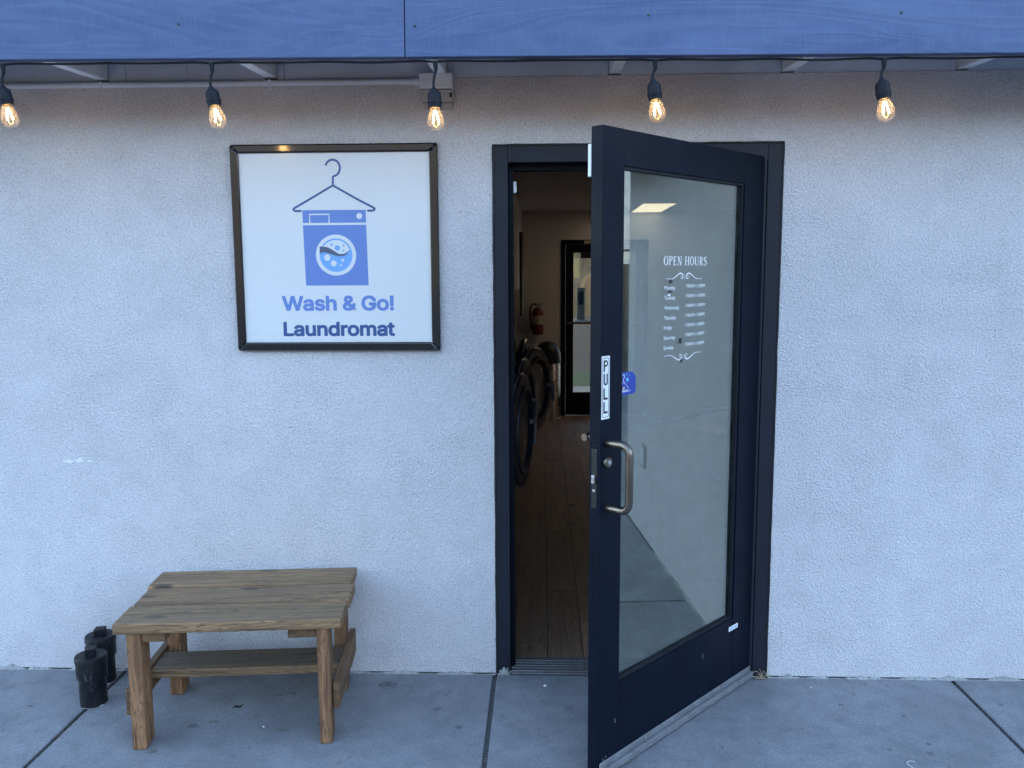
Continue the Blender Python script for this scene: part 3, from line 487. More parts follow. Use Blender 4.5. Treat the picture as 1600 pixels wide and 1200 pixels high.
# rafters and the blocking between them
rx = [-2.80, -2.15, -1.50, -0.845, -0.191, 0.463, 1.108, 1.75, 2.40, 3.05]
for x in rx:
    bm = bmesh.new(); w = 0.021
    ya, yb = -0.379, 0.045
    v = [bm.verts.new(c) for c in ((x-w, ya, 2.366), (x+w, ya, 2.366), (x+w, yb, 2.3905), (x-w, yb, 2.3905), (x-w, ya, 2.529), (x+w, ya, 2.529), (x+w, yb, 2.529), (x-w, yb, 2.529))]
    for f in ((0, 1, 2, 3), (4, 7, 6, 5), (0, 4, 5, 1), (1, 5, 6, 2), (2, 6, 7, 3), (3, 7, 4, 0)): bm.faces.new([v[i] for i in f])
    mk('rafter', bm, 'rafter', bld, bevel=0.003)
cuts = [-7.0] + rx + [3.45]
for i, (a, b) in enumerate(zip(cuts, cuts[1:])):
    split = {2: a+0.36, 3: None}.get(i, None)
    ends = [a+0.0225, b-0.0225]
    if i == 3: ends = [a+0.0225, a+0.09, a+0.33, b-0.0225]
    if i == 7: ends = [a+0.0225, a+0.60, b-0.0225]
    if i == 4: ends = [a+0.0225, a+0.05, b-0.0225]
    for e0, e1 in zip(ends, ends[1:]):
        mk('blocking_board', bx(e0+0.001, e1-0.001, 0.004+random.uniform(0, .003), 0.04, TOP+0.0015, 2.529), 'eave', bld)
# crumbled edge of the stucco along the slab, and old mortar
for seg_i, (a, b) in enumerate(((-2.6, -0.005), (W+0.005, 2.6))):
    bm = bmesh.new(); n = int((b-a)/0.012); top, bot = [], []
    for i in range(n+1):
        x = a+(b-a)*i/n; q = 0.5+0.5*mn.noise(Vector((x*9, seg_i*5, 0))); q2 = 0.5+0.5*mn.noise(Vector((x*34, 2, seg_i)))
        hh = 0.0012+0.034*max(0, q+0.7*q2-0.74); dd = 0.004+0.020*q*q2+0.012*max(0, q2-0.5)
        bot.append((bm.verts.new((x, -dd, 0.0005)), bm.verts.new((x, -0.0005, 0.0005)))); top.append((bm.verts.new((x, -dd*0.45, hh)), bm.verts.new((x, -0.0005, hh*1.15))))
    for i in range(n):
        for A, B, C_, D in (((bot[i][0], bot[i+1][0], top[i+1][0], top[i][0])), (top[i][0], top[i+1][0], top[i+1][1], top[i][1]), (top[i][1], top[i+1][1], bot[i+1][1], bot[i][1])):
            bm.faces.new((A, B, C_, D))
    mk('mortar_edge', bm, 'mortar', bld)
mk('wall_footing', bx(XL, XR, 0.010, 0.15, -0.02, 0.0066), 'joint', bld)
# patch of loose render at the foot of the frame
bm = bmesh.new(); bmesh.ops.create_icosphere(bm, subdivisions=3, radius=1)
for v in bm.verts:
    k = 1+0.5*mn.noise(v.co*2.2)+0.45*mn.noise(v.co*5); v.co = Vector((0.032+v.co.x*0.025*k, -0.001+v.co.y*0.011*k, 0.008+v.co.z*0.024*k))
mk('render_lump', bm, 'mortar', bld)
# scuff of white paint on the wall
bm = bmesh.new()
for cx_, cz_, w_, h_ in ((-1.738, 0.893, 0.021, 0.006), (-1.694, 0.897, 0.020, 0.007), (-1.652, 0.894, 0.012, 0.004)):
    pts = [(cx_+w_*math.cos(t)*(1+0.3*math.sin(5*t)), cz_+h_*math.sin(t)*(1+0.4*math.cos(4*t))) for t in [2*math.pi*i/18 for i in range(18)]]
    plate([pts], -0.0012, 0.0005, bm=bm)
mk('paint_scuff', bm, 'vinyl', fw)
# door frame
df = mk('door_frame', bx(0.004, 0.058, -0.004, 0.13, 0.0, H-0.004), 'frame', bld, bevel=0.002)      # left jamb carries the rest
mk('jamb', bx(W-0.058, W-0.004, -0.004, 0.13, 0.0, H-0.004), 'frame', df, bevel=0.002)
mk('head', bx(0.0585, W-0.0585, -0.005, 0.13, H-0.066, H-0.004), 'frame', df, bevel=0.002)
mk('stop', bx(0.0583, 0.076, 0.05, 0.105, 0.014, H-0.067), 'bronze', df, bevel=0.002)
mk('stop', bx(W-0.076, W-0.0583, 0.05, 0.105, 0.014, H-0.067), 'bronze', df, bevel=0.002)
mk('stop', bx(0.0765, W-0.0765, 0.05, 0.105, H-0.089, H-0.0663), 'bronze', df, bevel=0.002)
bm = bmesh.new()
for (x0, z0, x1, z1, s) in ((0, 0.01, 0, H, -1), (W, 0.01, W, H, 1)):
    pts = []
    for i in range(60):
        z = z0+(z1-z0)*i/59; pts.append((x0+s*(-0.002+0.0016*mn.noise(Vector((z*7, s, 0)))), -0.0035-0.002*mn.noise(Vector((z*11, s, 3))), z))
    tube(pts, [0.0042+0.0018*mn.noise(Vector((p[2]*16, s, 1))) for p in pts], 8, bm)
pts = [(W*i/59, -0.0035, H-0.001+0.0018*mn.noise(Vector((i*0.3, 0, 7)))) for i in range(60)]
tube(pts, [0.0045+0.0015*mn.noise(Vector((p[0]*16, 4, 1))) for p in pts], 8, bm)
mk('sealant', bm, 'caulk', df, smooth=True)
# threshold
bm = bx(0.06, W-0.06, -0.004, 0.125, 0.0015, 0.0085)
for i in range(5): box(bm, 0.0605, W-0.0605, 0.004+i*0.024, 0.014+i*0.024, 0.0086, 0.0165)
mk('threshold', bm, 'threshold', bld, bevel=0.0012)
# room inside
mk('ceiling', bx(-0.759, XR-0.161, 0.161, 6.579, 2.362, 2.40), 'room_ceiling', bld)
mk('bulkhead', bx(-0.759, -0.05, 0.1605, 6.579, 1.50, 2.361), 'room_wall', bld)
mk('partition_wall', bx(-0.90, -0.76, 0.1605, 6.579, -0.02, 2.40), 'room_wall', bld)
fl = mk('interior_floor', bx(-0.759, XR-0.161, 0.126, 6.579, -0.10, -0.006), 'grout', bld)
pw, plen = 0.157, 1.05; k = 0
x = 0.056-pw*5
shared = {}
while x < XR-0.17:
    off = (k*0.37) % 1.0*plen; y = 0.127-off
    while y < 6.57:
        a, b = max(y, 0.127), min(y+plen, 6.575); x1 = min(x+pw, XR-0.163)
        if b-a > 0.03:
            key = (round(b-a, 3), round(x1-x, 3))
            if key not in shared: 
                o = mk('floor_plank', bx(0, x1-x-0.003, 0, b-a-0.003, -0.012, 0.0), 'floor_plank', fl, bevel=0.0015, seg=1); shared[key] = o.data
                o.location = (x, a, 0.002)
            else:
                o = bpy.data.objects.new('floor_plank', shared[key]); link(o, fl); o.location = (x, a, 0.002)
        y += plen
    x += pw; k += 1

# ------------------------------------------------------------------ the open glass door
TH = 0.8343; HX = 1.0342; DW = 0.9875; DT = 2.078
door = empty('glass_door', (HX, 0, 0), math.pi+TH, label='dark metal framed glass entrance door standing half open', cat='door')
S0, S1, GZ0, GZ1, TK = 0.143, 0.880, 0.295, 1.967, 0.0445   # glass edges along the leaf and in height
mk('stile', bx(S1, DW, -TK, 0, 0.012, DT), 'bronze', door, bevel=0.002)
mk('stile', bx(0.004, S0, -TK, 0, 0.012, DT), 'bronze', door, bevel=0.002)
mk('top_rail', bx(S0+0.0004, S1-0.0004, -TK, -0.0006, GZ1, DT-0.0005), 'bronze', door, bevel=0.0015)
mk('bottom_rail', bx(S0+0.0004, S1-0.0004, -TK, -0.0006, 0.0125, GZ0), 'bronze', door, bevel=0.0015)
bm = bmesh.new(); b_ = 0.009
box(bm, S0, S0+b_, -0.018, -0.006, GZ0, GZ1); box(bm, S1-b_, S1, -0.018, -0.006, GZ0, GZ1)
box(bm, S0+b_, S1-b_, -0.018, -0.006, GZ0, GZ0+b_); box(bm, S0+b_, S1-b_, -0.018, -0.006, GZ1-b_, GZ1)
mk('glazing_bead', bm, 'rubber', door, bevel=0.001)
glass = mk('glass_pane', bx(S0-0.004, S1+0.004, -0.0245, -0.0185, GZ0-0.004, GZ1+0.004), 'glass', door)
# aluminium sweep along the foot of the leaf
bm = bx(0.004, DW-0.004, 0.0005, 0.006, 0.012, 0.052); box(bm, 0.004, DW-0.004, 0.0062, 0.021, 0.010, 0.033)
sw = mk('door_sweep', bm, 'alu_dull', door, bevel=0.004)
for i in range(6):
    mk('screw', lathe([(0.004, 0.006), (0.0035, 0.0085), (0.0, 0.0088)], 10, 'y', cap=False), 'alu', sw, loc=(0.09+0.16*i, 0, 0.043))
# pull handles, outside and inside
def pull(y_sign, mat):
    st = 0.088*y_sign; y0 = 0.0 if y_sign > 0 else -TK; s = 0.955; r = 0.03; z1, z0 = 1.113, 0.905
    pts = [(s, y0, z1)]
    yo = y0+st
    pts += [(s, yo-r*y_sign, z1)]+[(s, yo-r*y_sign*(1-math.sin(a)), z1-r*(1-math.cos(a))) for a in [math.pi/2*i/8 for i in range(1, 9)]]
    pts += [(s, yo-r*y_sign*(1-math.cos(a)), z0+r*(1-math.sin(a))) for a in [math.pi/2*i/8 for i in range(0, 9)]] + [(s, y0, z0)]
    h_ = mk('pull_handle', tube(pts, 0.0125, 16), mat, door, smooth=True)
    return h_
pull(1, 'brz_handle')
bar = mk('push_bar', tube([(0.950, -TK-0.052, 1.118), (0.09, -TK-0.052, 1.118)], 0.0125, 14), 'brz_handle', door, smooth=True)
for s_ in (0.935, 0.075+0.04): mk('bar_post', tube([(s_, -TK, 1.118), (s_, -TK-0.052, 1.118)], 0.010, 12), 'brz_handle', bar, smooth=True)
lk = mk('lock_cylinder', lathe([(0.0175, 0.0), (0.0175, 0.009), (0.0155, 0.012), (0.0, 0.012)], 24, 'y', cap=False), 'brz_handle', door, smooth=True, loc=(0.958, 0, 1.052))
mk('key_core', lathe([(0.008, 0.0121), (0.008, 0.0135), (0.0, 0.0136)], 18, 'y', cap=False), 'steel', lk, smooth=True)
# latch plate on the leading edge
lp = mk('latch_plate', bx(DW+0.0002, DW+0.002, -0.034, -0.012, 0.905, 1.095), 'black', door, bevel=0.0006)
mk('latch_bolt', bx(DW+0.002, DW+0.010, -0.0295, -0.0165, 0.985, 1.012), 'steel', lp, bevel=0.002)
mk('latch_lever', bx(DW+0.002, DW+0.0045, -0.028, -0.018, 0.958, 0.966), 'steel', lp, bevel=0.0008)
for z in (0.890, 0.922, 1.030, 1.078, 1.107):
    mk('screw', lathe([(0.0038, DW+0.0002), (0.0038, DW+0.0032), (0.0, DW+0.0033)], 10, 'x', cap=False), 'frame', lp, loc=(0, -0.023, z))
mk('door_sensor', bx(0.965, 0.9872, -TK-0.014, -TK-0.0003, 1.930, 2.028), 'white_pl', door, bevel=0.003)
mk('hinge_gear', lathe([(0.007, 0.02), (0.007, DT-0.01)], 12), 'frame', door, smooth=True, loc=(0.000, 0.0015, 0))
P_ = lambda y: (lambda a, b, d: (a, y+d, b))
# PULL plate
ps = mk('pull_plate', plate([[(0.946, 1.190), (0.9855, 1.190), (0.9855, 1.387), (0.946, 1.387)]], 0.0002, 0.0011), 'vinyl', door)
def rrect(x0, x1, z0, z1, r, n=5):
    o = []
    for cx_, cz_, a in ((x1-r, z1-r, 0), (x0+r, z1-r, 90), (x0+r, z0+r, 180), (x1-r, z0+r, 270)):
        o += [(cx_+r*math.cos(R(a+90*i/n)), cz_+r*math.sin(R(a+90*i/n))) for i in range(n+1)]
    return o
bm = plate(ringpolys(rrect(0.9495, 0.982, 1.1955, 1.3815, 0.007), rrect(0.9512, 0.9803, 1.1972, 1.3798, 0.0055)), 0.0011, 0.0015)
for ch, zt in zip('PULL', (1.374, 1.332, 1.287, 1.244)):
    z1_, z0_, xl, xr, w_ = zt, zt-0.036, 0.9765, 0.9555, 0.0062
    if ch == 'P':
        pol = [[(xl, z0_), (xl-w_, z0_), (xl-w_, z1_), (xl, z1_)]] + stroke([(xl-w_, z1_-0.0028), (xr+0.006, z1_-0.0028), (xr+0.003, z1_-0.006), (xr+0.003, z1_-0.014), (xr+0.006, z1_-0.0172), (xl-w_, z1_-0.0172)], 0.0055)
    elif ch == 'U':
        pol = [[(xl, z0_+0.006), (xl-w_, z0_+0.006), (xl-w_, z1_), (xl, z1_)], [(xr, z0_+0.006), (xr+w_, z0_+0.006), (xr+w_, z1_), (xr, z1_)]] + stroke([(xl-0.003, z0_+0.007), (xl-0.006, z0_+0.003), (xr+0.006, z0_+0.003), (xr+0.003, z0_+0.007)], 0.0058)
    else:
        pol = [[(xl, z0_), (xl-w_, z0_), (xl-w_, z1_), (xl, z1_)], [(xl-w_, z0_), (xr, z0_), (xr, z0_+0.0065), (xl-w_, z0_+0.0065)]]
    plate(pol, 0.0012, 0.0016, bm=bm)
mk('lettering', bm, 'ink_black', ps)
# opening hours in white vinyl on the pane
YG = -0.0184
def place_door(s_left): return lambda a, b, d: (s_left-a, YG+d, b)
def serif(ch):
    """capital letters with thick stems, thin strokes and slab serifs; unit cap height"""
    S, T = 0.13, 0.055; P = []
    def st(x, z0=0, z1=1): P.append([(x, z0), (x+S, z0), (x+S, z1), (x, z1)])
    def sf(x0, x1, z): P.append([(x0, z), (x1, z), (x1, z+0.045), (x0, z+0.045)])
    if ch == 'O': w = 0.70; P.extend(ringpolys(ellipse(0.35, 0.5, 0.35, 0.53), ellipse(0.35, 0.5, 0.22, 0.475)))
    elif ch in 'PR':
        w = 0.58; st(0.07); sf(0, 0.27, 0); sf(0, 0.07, 0.955)
        o = [(0.2, 1.0)]+ellipse(0.28, 0.745, 0.28, 0.255, 16, 90, -90)+[(0.2, 0.49)]; i_ = [(0.2, 0.945)]+ellipse(0.28, 0.745, 0.15, 0.2, 16, 90, -90)+[(0.2, 0.545)]
        P.extend([[o[k], o[k+1], i_[k+1], i_[k]] for k in range(len(o)-1)])
        if ch == 'R': P.extend(stroke([(0.30, 0.50), (0.46, 0.15), (0.56, 0.03), (0.66, 0.02)], [0.12, 0.13, 0.10, 0.04])); w = 0.66
    elif ch == 'E': w = 0.56; st(0.07); sf(0, 0.07, 0); sf(0, 0.07, 0.955); P.extend([[(0.2, 0), (0.54, 0), (0.54, T), (0.2, T)], [(0.2, 1-T), (0.5, 1-T), (0.5, 1), (0.2, 1)], [(0.2, 0.49), (0.4, 0.49), (0.4, 0.49+T), (0.2, 0.49+T)], [(0.5, 0), (0.54, 0), (0.56, 0.24), (0.53, 0.24)], [(0.47, 0.80), (0.5, 0.80), (0.5, 1), (0.46, 1)], [(0.38, 0.38), (0.41, 0.38), (0.41, 0.65), (0.38, 0.65)]])
    elif ch == 'N': w = 0.72; P.append([(0.1, 0), (0.155, 0), (0.155, 0.95), (0.1, 0.95)]); P.append([(0.56, 0.0), (0.62, 0.0), (0.62, 1), (0.56, 1)]); P.append([(0.06, 1), (0.20, 1), (0.62, 0.0), (0.50, 0)]); sf(0.0, 0.25, 0); sf(0, 0.1, 0.955); sf(0.48, 0.72, 0.955)
    elif ch == 'H': w = 0.72; st(0.07); st(0.52); P.append([(0.2, 0.48), (0.52, 0.48), (0.52, 0.54), (0.2, 0.54)]); [sf(a, b, z) for a, b in ((0, 0.27), (0.45, 0.72)) for z in (0, 0.955)]
    elif ch == 'U': w = 0.70; st(0.07, 0.28, 1); P.append([(0.55, 0.28), (0.605, 0.28), (0.605, 1), (0.55, 1)]); o = ellipse(0.3375, 0.28, 0.2675, 0.30, 16, 180, 360); i_ = ellipse(0.375, 0.28, 0.175, 0.235, 16, 180, 360); P.extend([[o[k], o[k+1], i_[k+1], i_[k]] for k in range(16)]); sf(0, 0.27, 0.955); sf(0.46, 0.70, 0.955)
    elif ch == 'S': w = 0.50; c = curve_pts([(0.44, 0.80), (0.36, 0.95), (0.22, 0.98), (0.09, 0.88), (0.08, 0.70), (0.24, 0.54), (0.40, 0.40), (0.42, 0.20), (0.30, 0.03), (0.14, 0.04), (0.05, 0.20)], 4); P.extend(stroke(c, [0.04+0.09*math.sin(math.pi*i/(len(c)-1))**2 for i in range(len(c))])); P.append([(0.43, 0.72), (0.46, 0.72), (0.46, 1.0), (0.43, 1.0)]); P.append([(0.03, 0.0), (0.06, 0.0), (0.06, 0.28), (0.03, 0.28)])
    else: w = 0.28
    return P, w
bm = bmesh.new(); pen = 0; allp = []
for ch in 'OPEN HOURS':
    P, w = serif(ch); allp += [[(a+pen, b) for a, b in pl] for pl in P]; pen += w+0.10
sx = 0.267/(pen-0.10); 
plate(allp, YG, YG+0.0004, fx=lambda a, b: (0.634-a*sx, 1.667+b*0.030), bm=bm)
mk('heading_lettering', bm, 'vinyl', glass)
def flourish(sc, z, flip):
    P = []
    for m in (1, -1):
        c = curve_pts([(m*0.113, -0.008), (m*0.075, -0.009), (m*0.048, 0.002), (m*0.028, 0.010), (m*0.014, 0.006), (m*0.010, -0.004), (m*0.018, -0.009), (m*0.025, -0.003), (m*0.020, 0.002), (m*0.0165, -0.001)], 6)
        n = len(c); P += stroke(c, [0.0012+0.0030*math.sin(math.pi*min(1, i/(n*0.8)))**1.5 for i in range(n)])
    for dz in (0.004, -0.005): P.append(ellipse(0, dz, 0.0022, n=10))
    return plate(P, YG, YG+0.0004, fx=lambda a, b: (0.506-a*sc, z+flip*b*1.0))
mk('flourish', flourish(1.0, 1.630, 1), 'vinyl', glass); mk('flourish', flourish(1.03, 1.352, -1), 'vinyl', glass)
days = [('Monday', .064), ('Tuesday', .066), ('Wednesday', .090), ('Thursday', .071), ('Friday', .047), ('Saturday', .070), ('Sunday', .060)]
for i, (d_, w_) in enumerate(days):
    z = 1.5915-i*0.0338
    bm = text_bm(d_, 0, w_, z-0.0062, z+0.0062, place=place_door(0.627))
    b2 = text_bm('7:00AM-11:00PM', 0, 0.122, z-0.001, z+0.0105, place=place_door(0.497))
    me = bpy.data.meshes.new('tmp'); b2.to_mesh(me); b2.free(); bm.from_mesh(me); bpy.data.meshes.remove(me)
    mk('hours_lettering', bm, 'vinyl', glass)
for (s, z, w_, h_) in ((0.600, 1.612, 0.020, 0.014), (0.604, 1.577, 0.018, 0.009), (0.536, 1.408, 0.018, 0.019), (0.526, 1.338, 0.017, 0.013)):
    mk('tape_scrap', plate([[(s, z-h_/2), (s-w_, z-h_/2+0.001), (s-w_*0.95, z+h_/2), (s-0.001, z+h_/2-0.001)]], YG, YG+0.0005), 'black', glass)
mk('tape_scrap', plate([[(0.612, 1.566), (0.592, 1.562), (0.594, 1.572)]], YG, YG+0.0004), 'vinyl', glass)
# round-cornered blue sticker inside the pane
so = [(0.8695, 1.250), (0.792, 1.252), (0.783, 1.260), (0.783, 1.306), (0.800, 1.324), (0.8695, 1.326)]
stk = mk('blue_sticker', plate([so], YG, YG+0.0006), 'sticker_blue', glass)
yk = (YG+0.0006, YG+0.0010)
hg = stroke([(0.868, 1.262), (0.812, 1.262), (0.849, 1.296), (0.868, 1.275)], 0.0024)+stroke(curve_pts([(0.849, 1.296), (0.850, 1.304), (0.845, 1.308), (0.846, 1.316), (0.855, 1.317), (0.858, 1.312)], 4), 0.0022)
mk('hanger_print', plate(hg, *yk), 'vinyl', stk)
mk('bubble_print', plate([ellipse(0.829, 1.3, 0.0065, n=20), ellipse(0.834, 1.318, 0.0028, n=12), ellipse(0.818, 1.313, 0.0022, n=12)], *yk), 'teal', stk)
mk('heart_print', plate([[(0.848, 1.2675), (0.8425, 1.274), (0.8435, 1.278), (0.847, 1.2775), (0.848, 1.276), (0.849, 1.2775), (0.8525, 1.278), (0.8535, 1.274)]], *yk), 'peach', stk)
mk('lettering', text_bm('customers', 0, 0.042, 1.2640, 1.2690, bold=0.02, place=lambda a, b, d: (0.867-a, yk[0]+d, b)), 'vinyl', stk)
lb = mk('maker_label', plate([rrect(0.106, 0.174, 0.248, 0.266, 0.002)], 0.0001, 0.0010), 'vinyl', door)
mk('print_line', plate([[(0.113, 0.2545), (0.167, 0.2545), (0.167, 0.2595), (0.113, 0.2595)]], 0.0010, 0.0013), 'ink_sky', lb)
for s_, z_, w_, h_ in ((0.962, 0.050, 0.0022, 0.010), (0.948, 0.058, 0.0025, 0.006), (0.939, 0.046, 0.002, 0.004), (0.90, 0.16, 0.0012, 0.018), (0.36, 0.20, 0.0012, 0.022)):
    mk('paint_chip', plate([[(s_, z_), (s_-w_, z_+0.001), (s_-w_*0.6, z_+h_), (s_+w_*0.3, z_+h_*0.8)]], 0.0001, 0.0006), 'grey_pl', door)
sen = tag(mk('frame_sensor', bx(0.0765, 0.089, 0.06, 0.084, 1.955, 2.000), 'white_pl', df, bevel=0.003))

# ------------------------------------------------------------------ wall sign
SX, SZ, SW, SH = -1.0112, 1.3454, 0.8025, 0.7935
sign = empty('wall_sign', (SX, 0, SZ), label='square white laundromat sign in a black frame on the wall', cat='sign')
fw_ = 0.033
def rail(pts):
    bm = bmesh.new(); a = [bm.verts.new((x, -0.0005, z)) for x, z in pts]; b = [bm.verts.new((x, -0.026, z)) for x, z in pts]
    bm.faces.new(a); bm.faces.new(b)
    for i in range(4): bm.faces.new((a[i], a[(i+1) % 4], b[(i+1) % 4], b[i]))
    return mk('frame_rail', bm, 'sign_frame', sign, bevel=0.006, seg=3)
g = 0.0006
rail([(0, SH), (SW, SH), (SW-fw_-g, SH-fw_), (fw_+g, SH-fw_)]); rail([(0, 0), (SW, 0), (SW-fw_-g, fw_), (fw_+g, fw_)])
rail([(0, g), (0, SH-g), (fw_, SH-fw_-g), (fw_, fw_+g)]); rail([(SW, g), (SW, SH-g), (SW-fw_, SH-fw_-g), (SW-fw_, fw_+g)])
for a, b in ((0.017, 0.017), (SW-0.017, 0.017), (0.017, SH-0.017), (SW-0.017, SH-0.017)):
    mk('screw', lathe([(0.0055, -0.0255), (0.0045, -0.0285), (0.0, -0.0288)], 12, 'y', cap=False), 'black', sign, smooth=True, loc=(a, 0, b))
panel = mk('sign_panel', bx(fw_-0.004, SW-fw_+0.004, -0.016, -0.001, fw_-0.004, SH-fw_+0.004), 'sign_white', sign)
Y1, Y2, Y3, Y4 = -0.0160, -0.0163, -0.0166, -0.0169
hook = ellipse(0.3967, 0.7032, 0.028, 0.031, 28, 163, -82)
line = hook+[(0.3968, 0.6705), (0.3956, 0.640)]
mk('hanger_emblem', plate(stroke(line, 0.0080)+stroke(curve_pts([(0.2704, 0.5415), (0.247, 0.5415), (0.2405, 0.5445), (0.2395, 0.5485), (0.245, 0.5535), (0.30, 0.5840), (0.3954, 0.6376)], 5)[:], 0.0080)
   +stroke(curve_pts([(0.3954, 0.6376), (0.49, 0.5840), (0.548, 0.5535), (0.5545, 0.5485), (0.5535, 0.5445), (0.547, 0.5412), (0.5259, 0.5410)], 5), 0.0080), Y1, Y2), 'ink_navy', panel)
wm = mk('washer_emblem', plate([[(0.2737, 0.4870), (0.5207, 0.4872), (0.5243, 0.2546), (0.2781, 0.2546)], [(0.2737, 0.5443), (0.5200, 0.5443), (0.5207, 0.4958), (0.2738, 0.4958)]], Y1, Y2), 'ink_blue', panel)
mk('emblem_ring', plate(ringpolys(ellipse(0.3997, 0.3717, 0.079), ellipse(0.3997, 0.3717, 0.0645)), Y2, Y3), 'ink_white', wm)
mk('emblem_knob', plate([ellipse(0.4948, 0.5207, 0.0115, n=24)], Y2, Y3), 'ink_white', wm)
mk('emblem_drawer', plate(stroke([(0.3012, 0.496), (0.3008, 0.5280), (0.3768, 0.5284), (0.3762, 0.496)], 0.0055), Y2, Y3), 'ink_white', wm)
mk('emblem_window', plate([ellipse(0.3997, 0.3717, 0.0643)], Y2, Y2-0.0002), 'ink_sky', wm)
upper = ellipse(0.3997, 0.3717, 0.0580, n=24, a0=148, a1=20)
wave = curve_pts([(0.4535, 0.3915), (0.435, 0.3790), (0.412, 0.3775), (0.390, 0.3905), (0.368, 0.4020), (0.352, 0.4030)], 5)
mk('emblem_air', plate([upper+wave], Y2-0.0002, Y3), 'ink_white', wm)
wv = curve_pts([(0.337, 0.4060), (0.350, 0.4045), (0.368, 0.4015), (0.390, 0.3895), (0.412, 0.3765), (0.435, 0.3780), (0.4535, 0.3915)], 5)
wv2 = curve_pts([(0.4535, 0.3915), (0.440, 0.3735), (0.420, 0.3672), (0.398, 0.3700), (0.375, 0.3775), (0.352, 0.3830), (0.3355, 0.3780)], 5)
n_ = min(len(wv), len(wv2)); wr = wv2[::-1]
mk('emblem_wave', plate([[wv[i], wv[i+1], wr[i+1], wr[i]] for i in range(n_-1)], Y3, Y3-0.0003), 'ink_grey', wm)
mk('emblem_bubbles', plate([ellipse(0.3648, 0.3623, 0.0125, n=24), ellipse(0.3897, 0.3400, 0.0115, n=24), ellipse(0.4255, 0.3524, 0.0055, n=16), ellipse(0.4181, 0.3325, 0.0042, n=14)], Y2-0.0002, Y3), 'ink_white', wm)
mk('emblem_drops', plate([ellipse(0.4058, 0.3990, 0.0105, n=24), ellipse(0.3830, 0.4116, 0.0048, n=16), ellipse(0.4302, 0.4084, 0.0040, n=14), ellipse(0.4296, 0.3892, 0.0040, n=14)], Y3, Y3-0.0003), 'ink_sky', wm)
PL = lambda a, b, d: (a, Y1-d, b)
mk('name_lettering', heavy_text('Wash & Go!', 0.180, 0.622, 0.156, 0.2150, 0.0032, PL, (0, 509)), 'ink_blue', panel)
mk('trade_lettering', heavy_text('Laundromat', 0.182, 0.624, 0.0565, 0.1135, 0.0032, PL, (0, 509)), 'ink_navy', panel)

# ------------------------------------------------------------------ timber bench
BA = 0.0945
bench = empty('wooden_bench', (-1.274, -0.623, 0), BA, label='low weathered timber bench with a lower shelf against the wall', cat='bench')
for i, (v0, v1, e0, e1) in enumerate(((0.0, 0.167, 0.0, 0.773), (0.1785, 0.3415, 0.006, 0.780), (0.353, 0.520, -0.006, 0.765))):
    mk('top_plank', bx(0, e1-e0, 0, v1-v0, 0, 0.0385), 'bench_top', bench, bevel=0.006, seg=2, loc=(e0, v0, 0.4262+(0, 0.0005, 0.003)[i]))
for u0, u1, v0, v1 in ((0.039, 0.086, 0.013, 0.106), (0.685, 0.727, 0.010, 0.100), (0.036, 0.086, 0.410, 0.500), (0.684, 0.730, 0.400, 0.492)):
    bm = bmesh.new(); m_ = v0+(v1-v0)*0.58
    box(bm, 0, u1-u0, 0, m_-v0-0.0012, 0, 0.4258); box(bm, 0.001, u1-u0-0.0015, m_-v0+0.0012, v1-v0, 0.002, 0.4258)
    mk('leg', bm, 'bench_leg', bench, bevel=0.005, seg=2, loc=(u0, v0, 0.0))
for u0, u1 in ((0.0145, 0.0385), (0.731, 0.753)):
    bm = bx(0, u1-u0, 0, 0.475, 0, 0.094)
    for i in range(9): box(bm, 0.002, u1-u0-0.002, -0.0018, 0.001, 0.006+i*0.0096, 0.0118+i*0.0096)      # sawn end with ridges
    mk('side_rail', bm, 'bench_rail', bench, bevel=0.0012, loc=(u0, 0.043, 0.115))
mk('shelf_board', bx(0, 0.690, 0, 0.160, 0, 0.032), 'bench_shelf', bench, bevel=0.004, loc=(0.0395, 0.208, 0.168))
for u0, u1 in ((0.0875, 0.168), (0.585, 0.684)):
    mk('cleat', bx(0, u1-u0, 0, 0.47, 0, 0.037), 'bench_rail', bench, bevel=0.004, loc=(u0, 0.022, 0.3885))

# ------------------------------------------------------------------ pipe stubs with screw plugs
def cleanout(loc, rz, label, h=0.195):
    t = empty('capped_pipe', loc, rz, label=label, cat='pipe', group='capped black pipe stubs')
    mk('pipe_stub', lathe([(0.049, 0.0), (0.049, h-0.06)], 40), 'pipe', t, smooth=True)
    mk('coupling', lathe([(0.050, h-0.085), (0.0555, h-0.083), (0.0565, h-0.016), (0.0545, h-0.010), (0.0, h-0.0098)], 40, cap=False), 'pipe', t, smooth=True)
    pg = mk('screw_plug', lathe([(0.0585, h-0.022), (0.0585, h-0.004), (0.0565, h), (0.0, h+0.0005)], 40, cap=False), 'pipe', t, smooth=True)
    mk('square_lug', bx(-0.020, 0.020, -0.020, 0.020, h, h+0.029), 'pipe', pg, bevel=0.0025)
    bm = bmesh.new()
    ring = [(0.052*math.cos(a)*(1+0.10*mn.noise(Vector((math.cos(a)*2, math.sin(a)*2, loc[0])))), 0.052*math.sin(a)*(1+0.10*mn.noise(Vector((math.cos(a)*2, math.sin(a)*2, loc[0]+3)))), 0.002) for a in [2*math.pi*i/30 for i in range(31)]]
    mk('mortar_collar', tube(ring, [max(0.0006, 0.0075*mn.noise(Vector((p[0]*38, p[1]*38, 5+loc[0])))) for p in ring], 6), 'mortar', t, smooth=True)
    return t
cleanout((-1.548, -0.277, 0), R(28), 'nearer capped black pipe stub left of the bench')
cleanout((-1.607, -0.093, 0), R(12), 'capped black pipe stub touching the wall behind the other one')

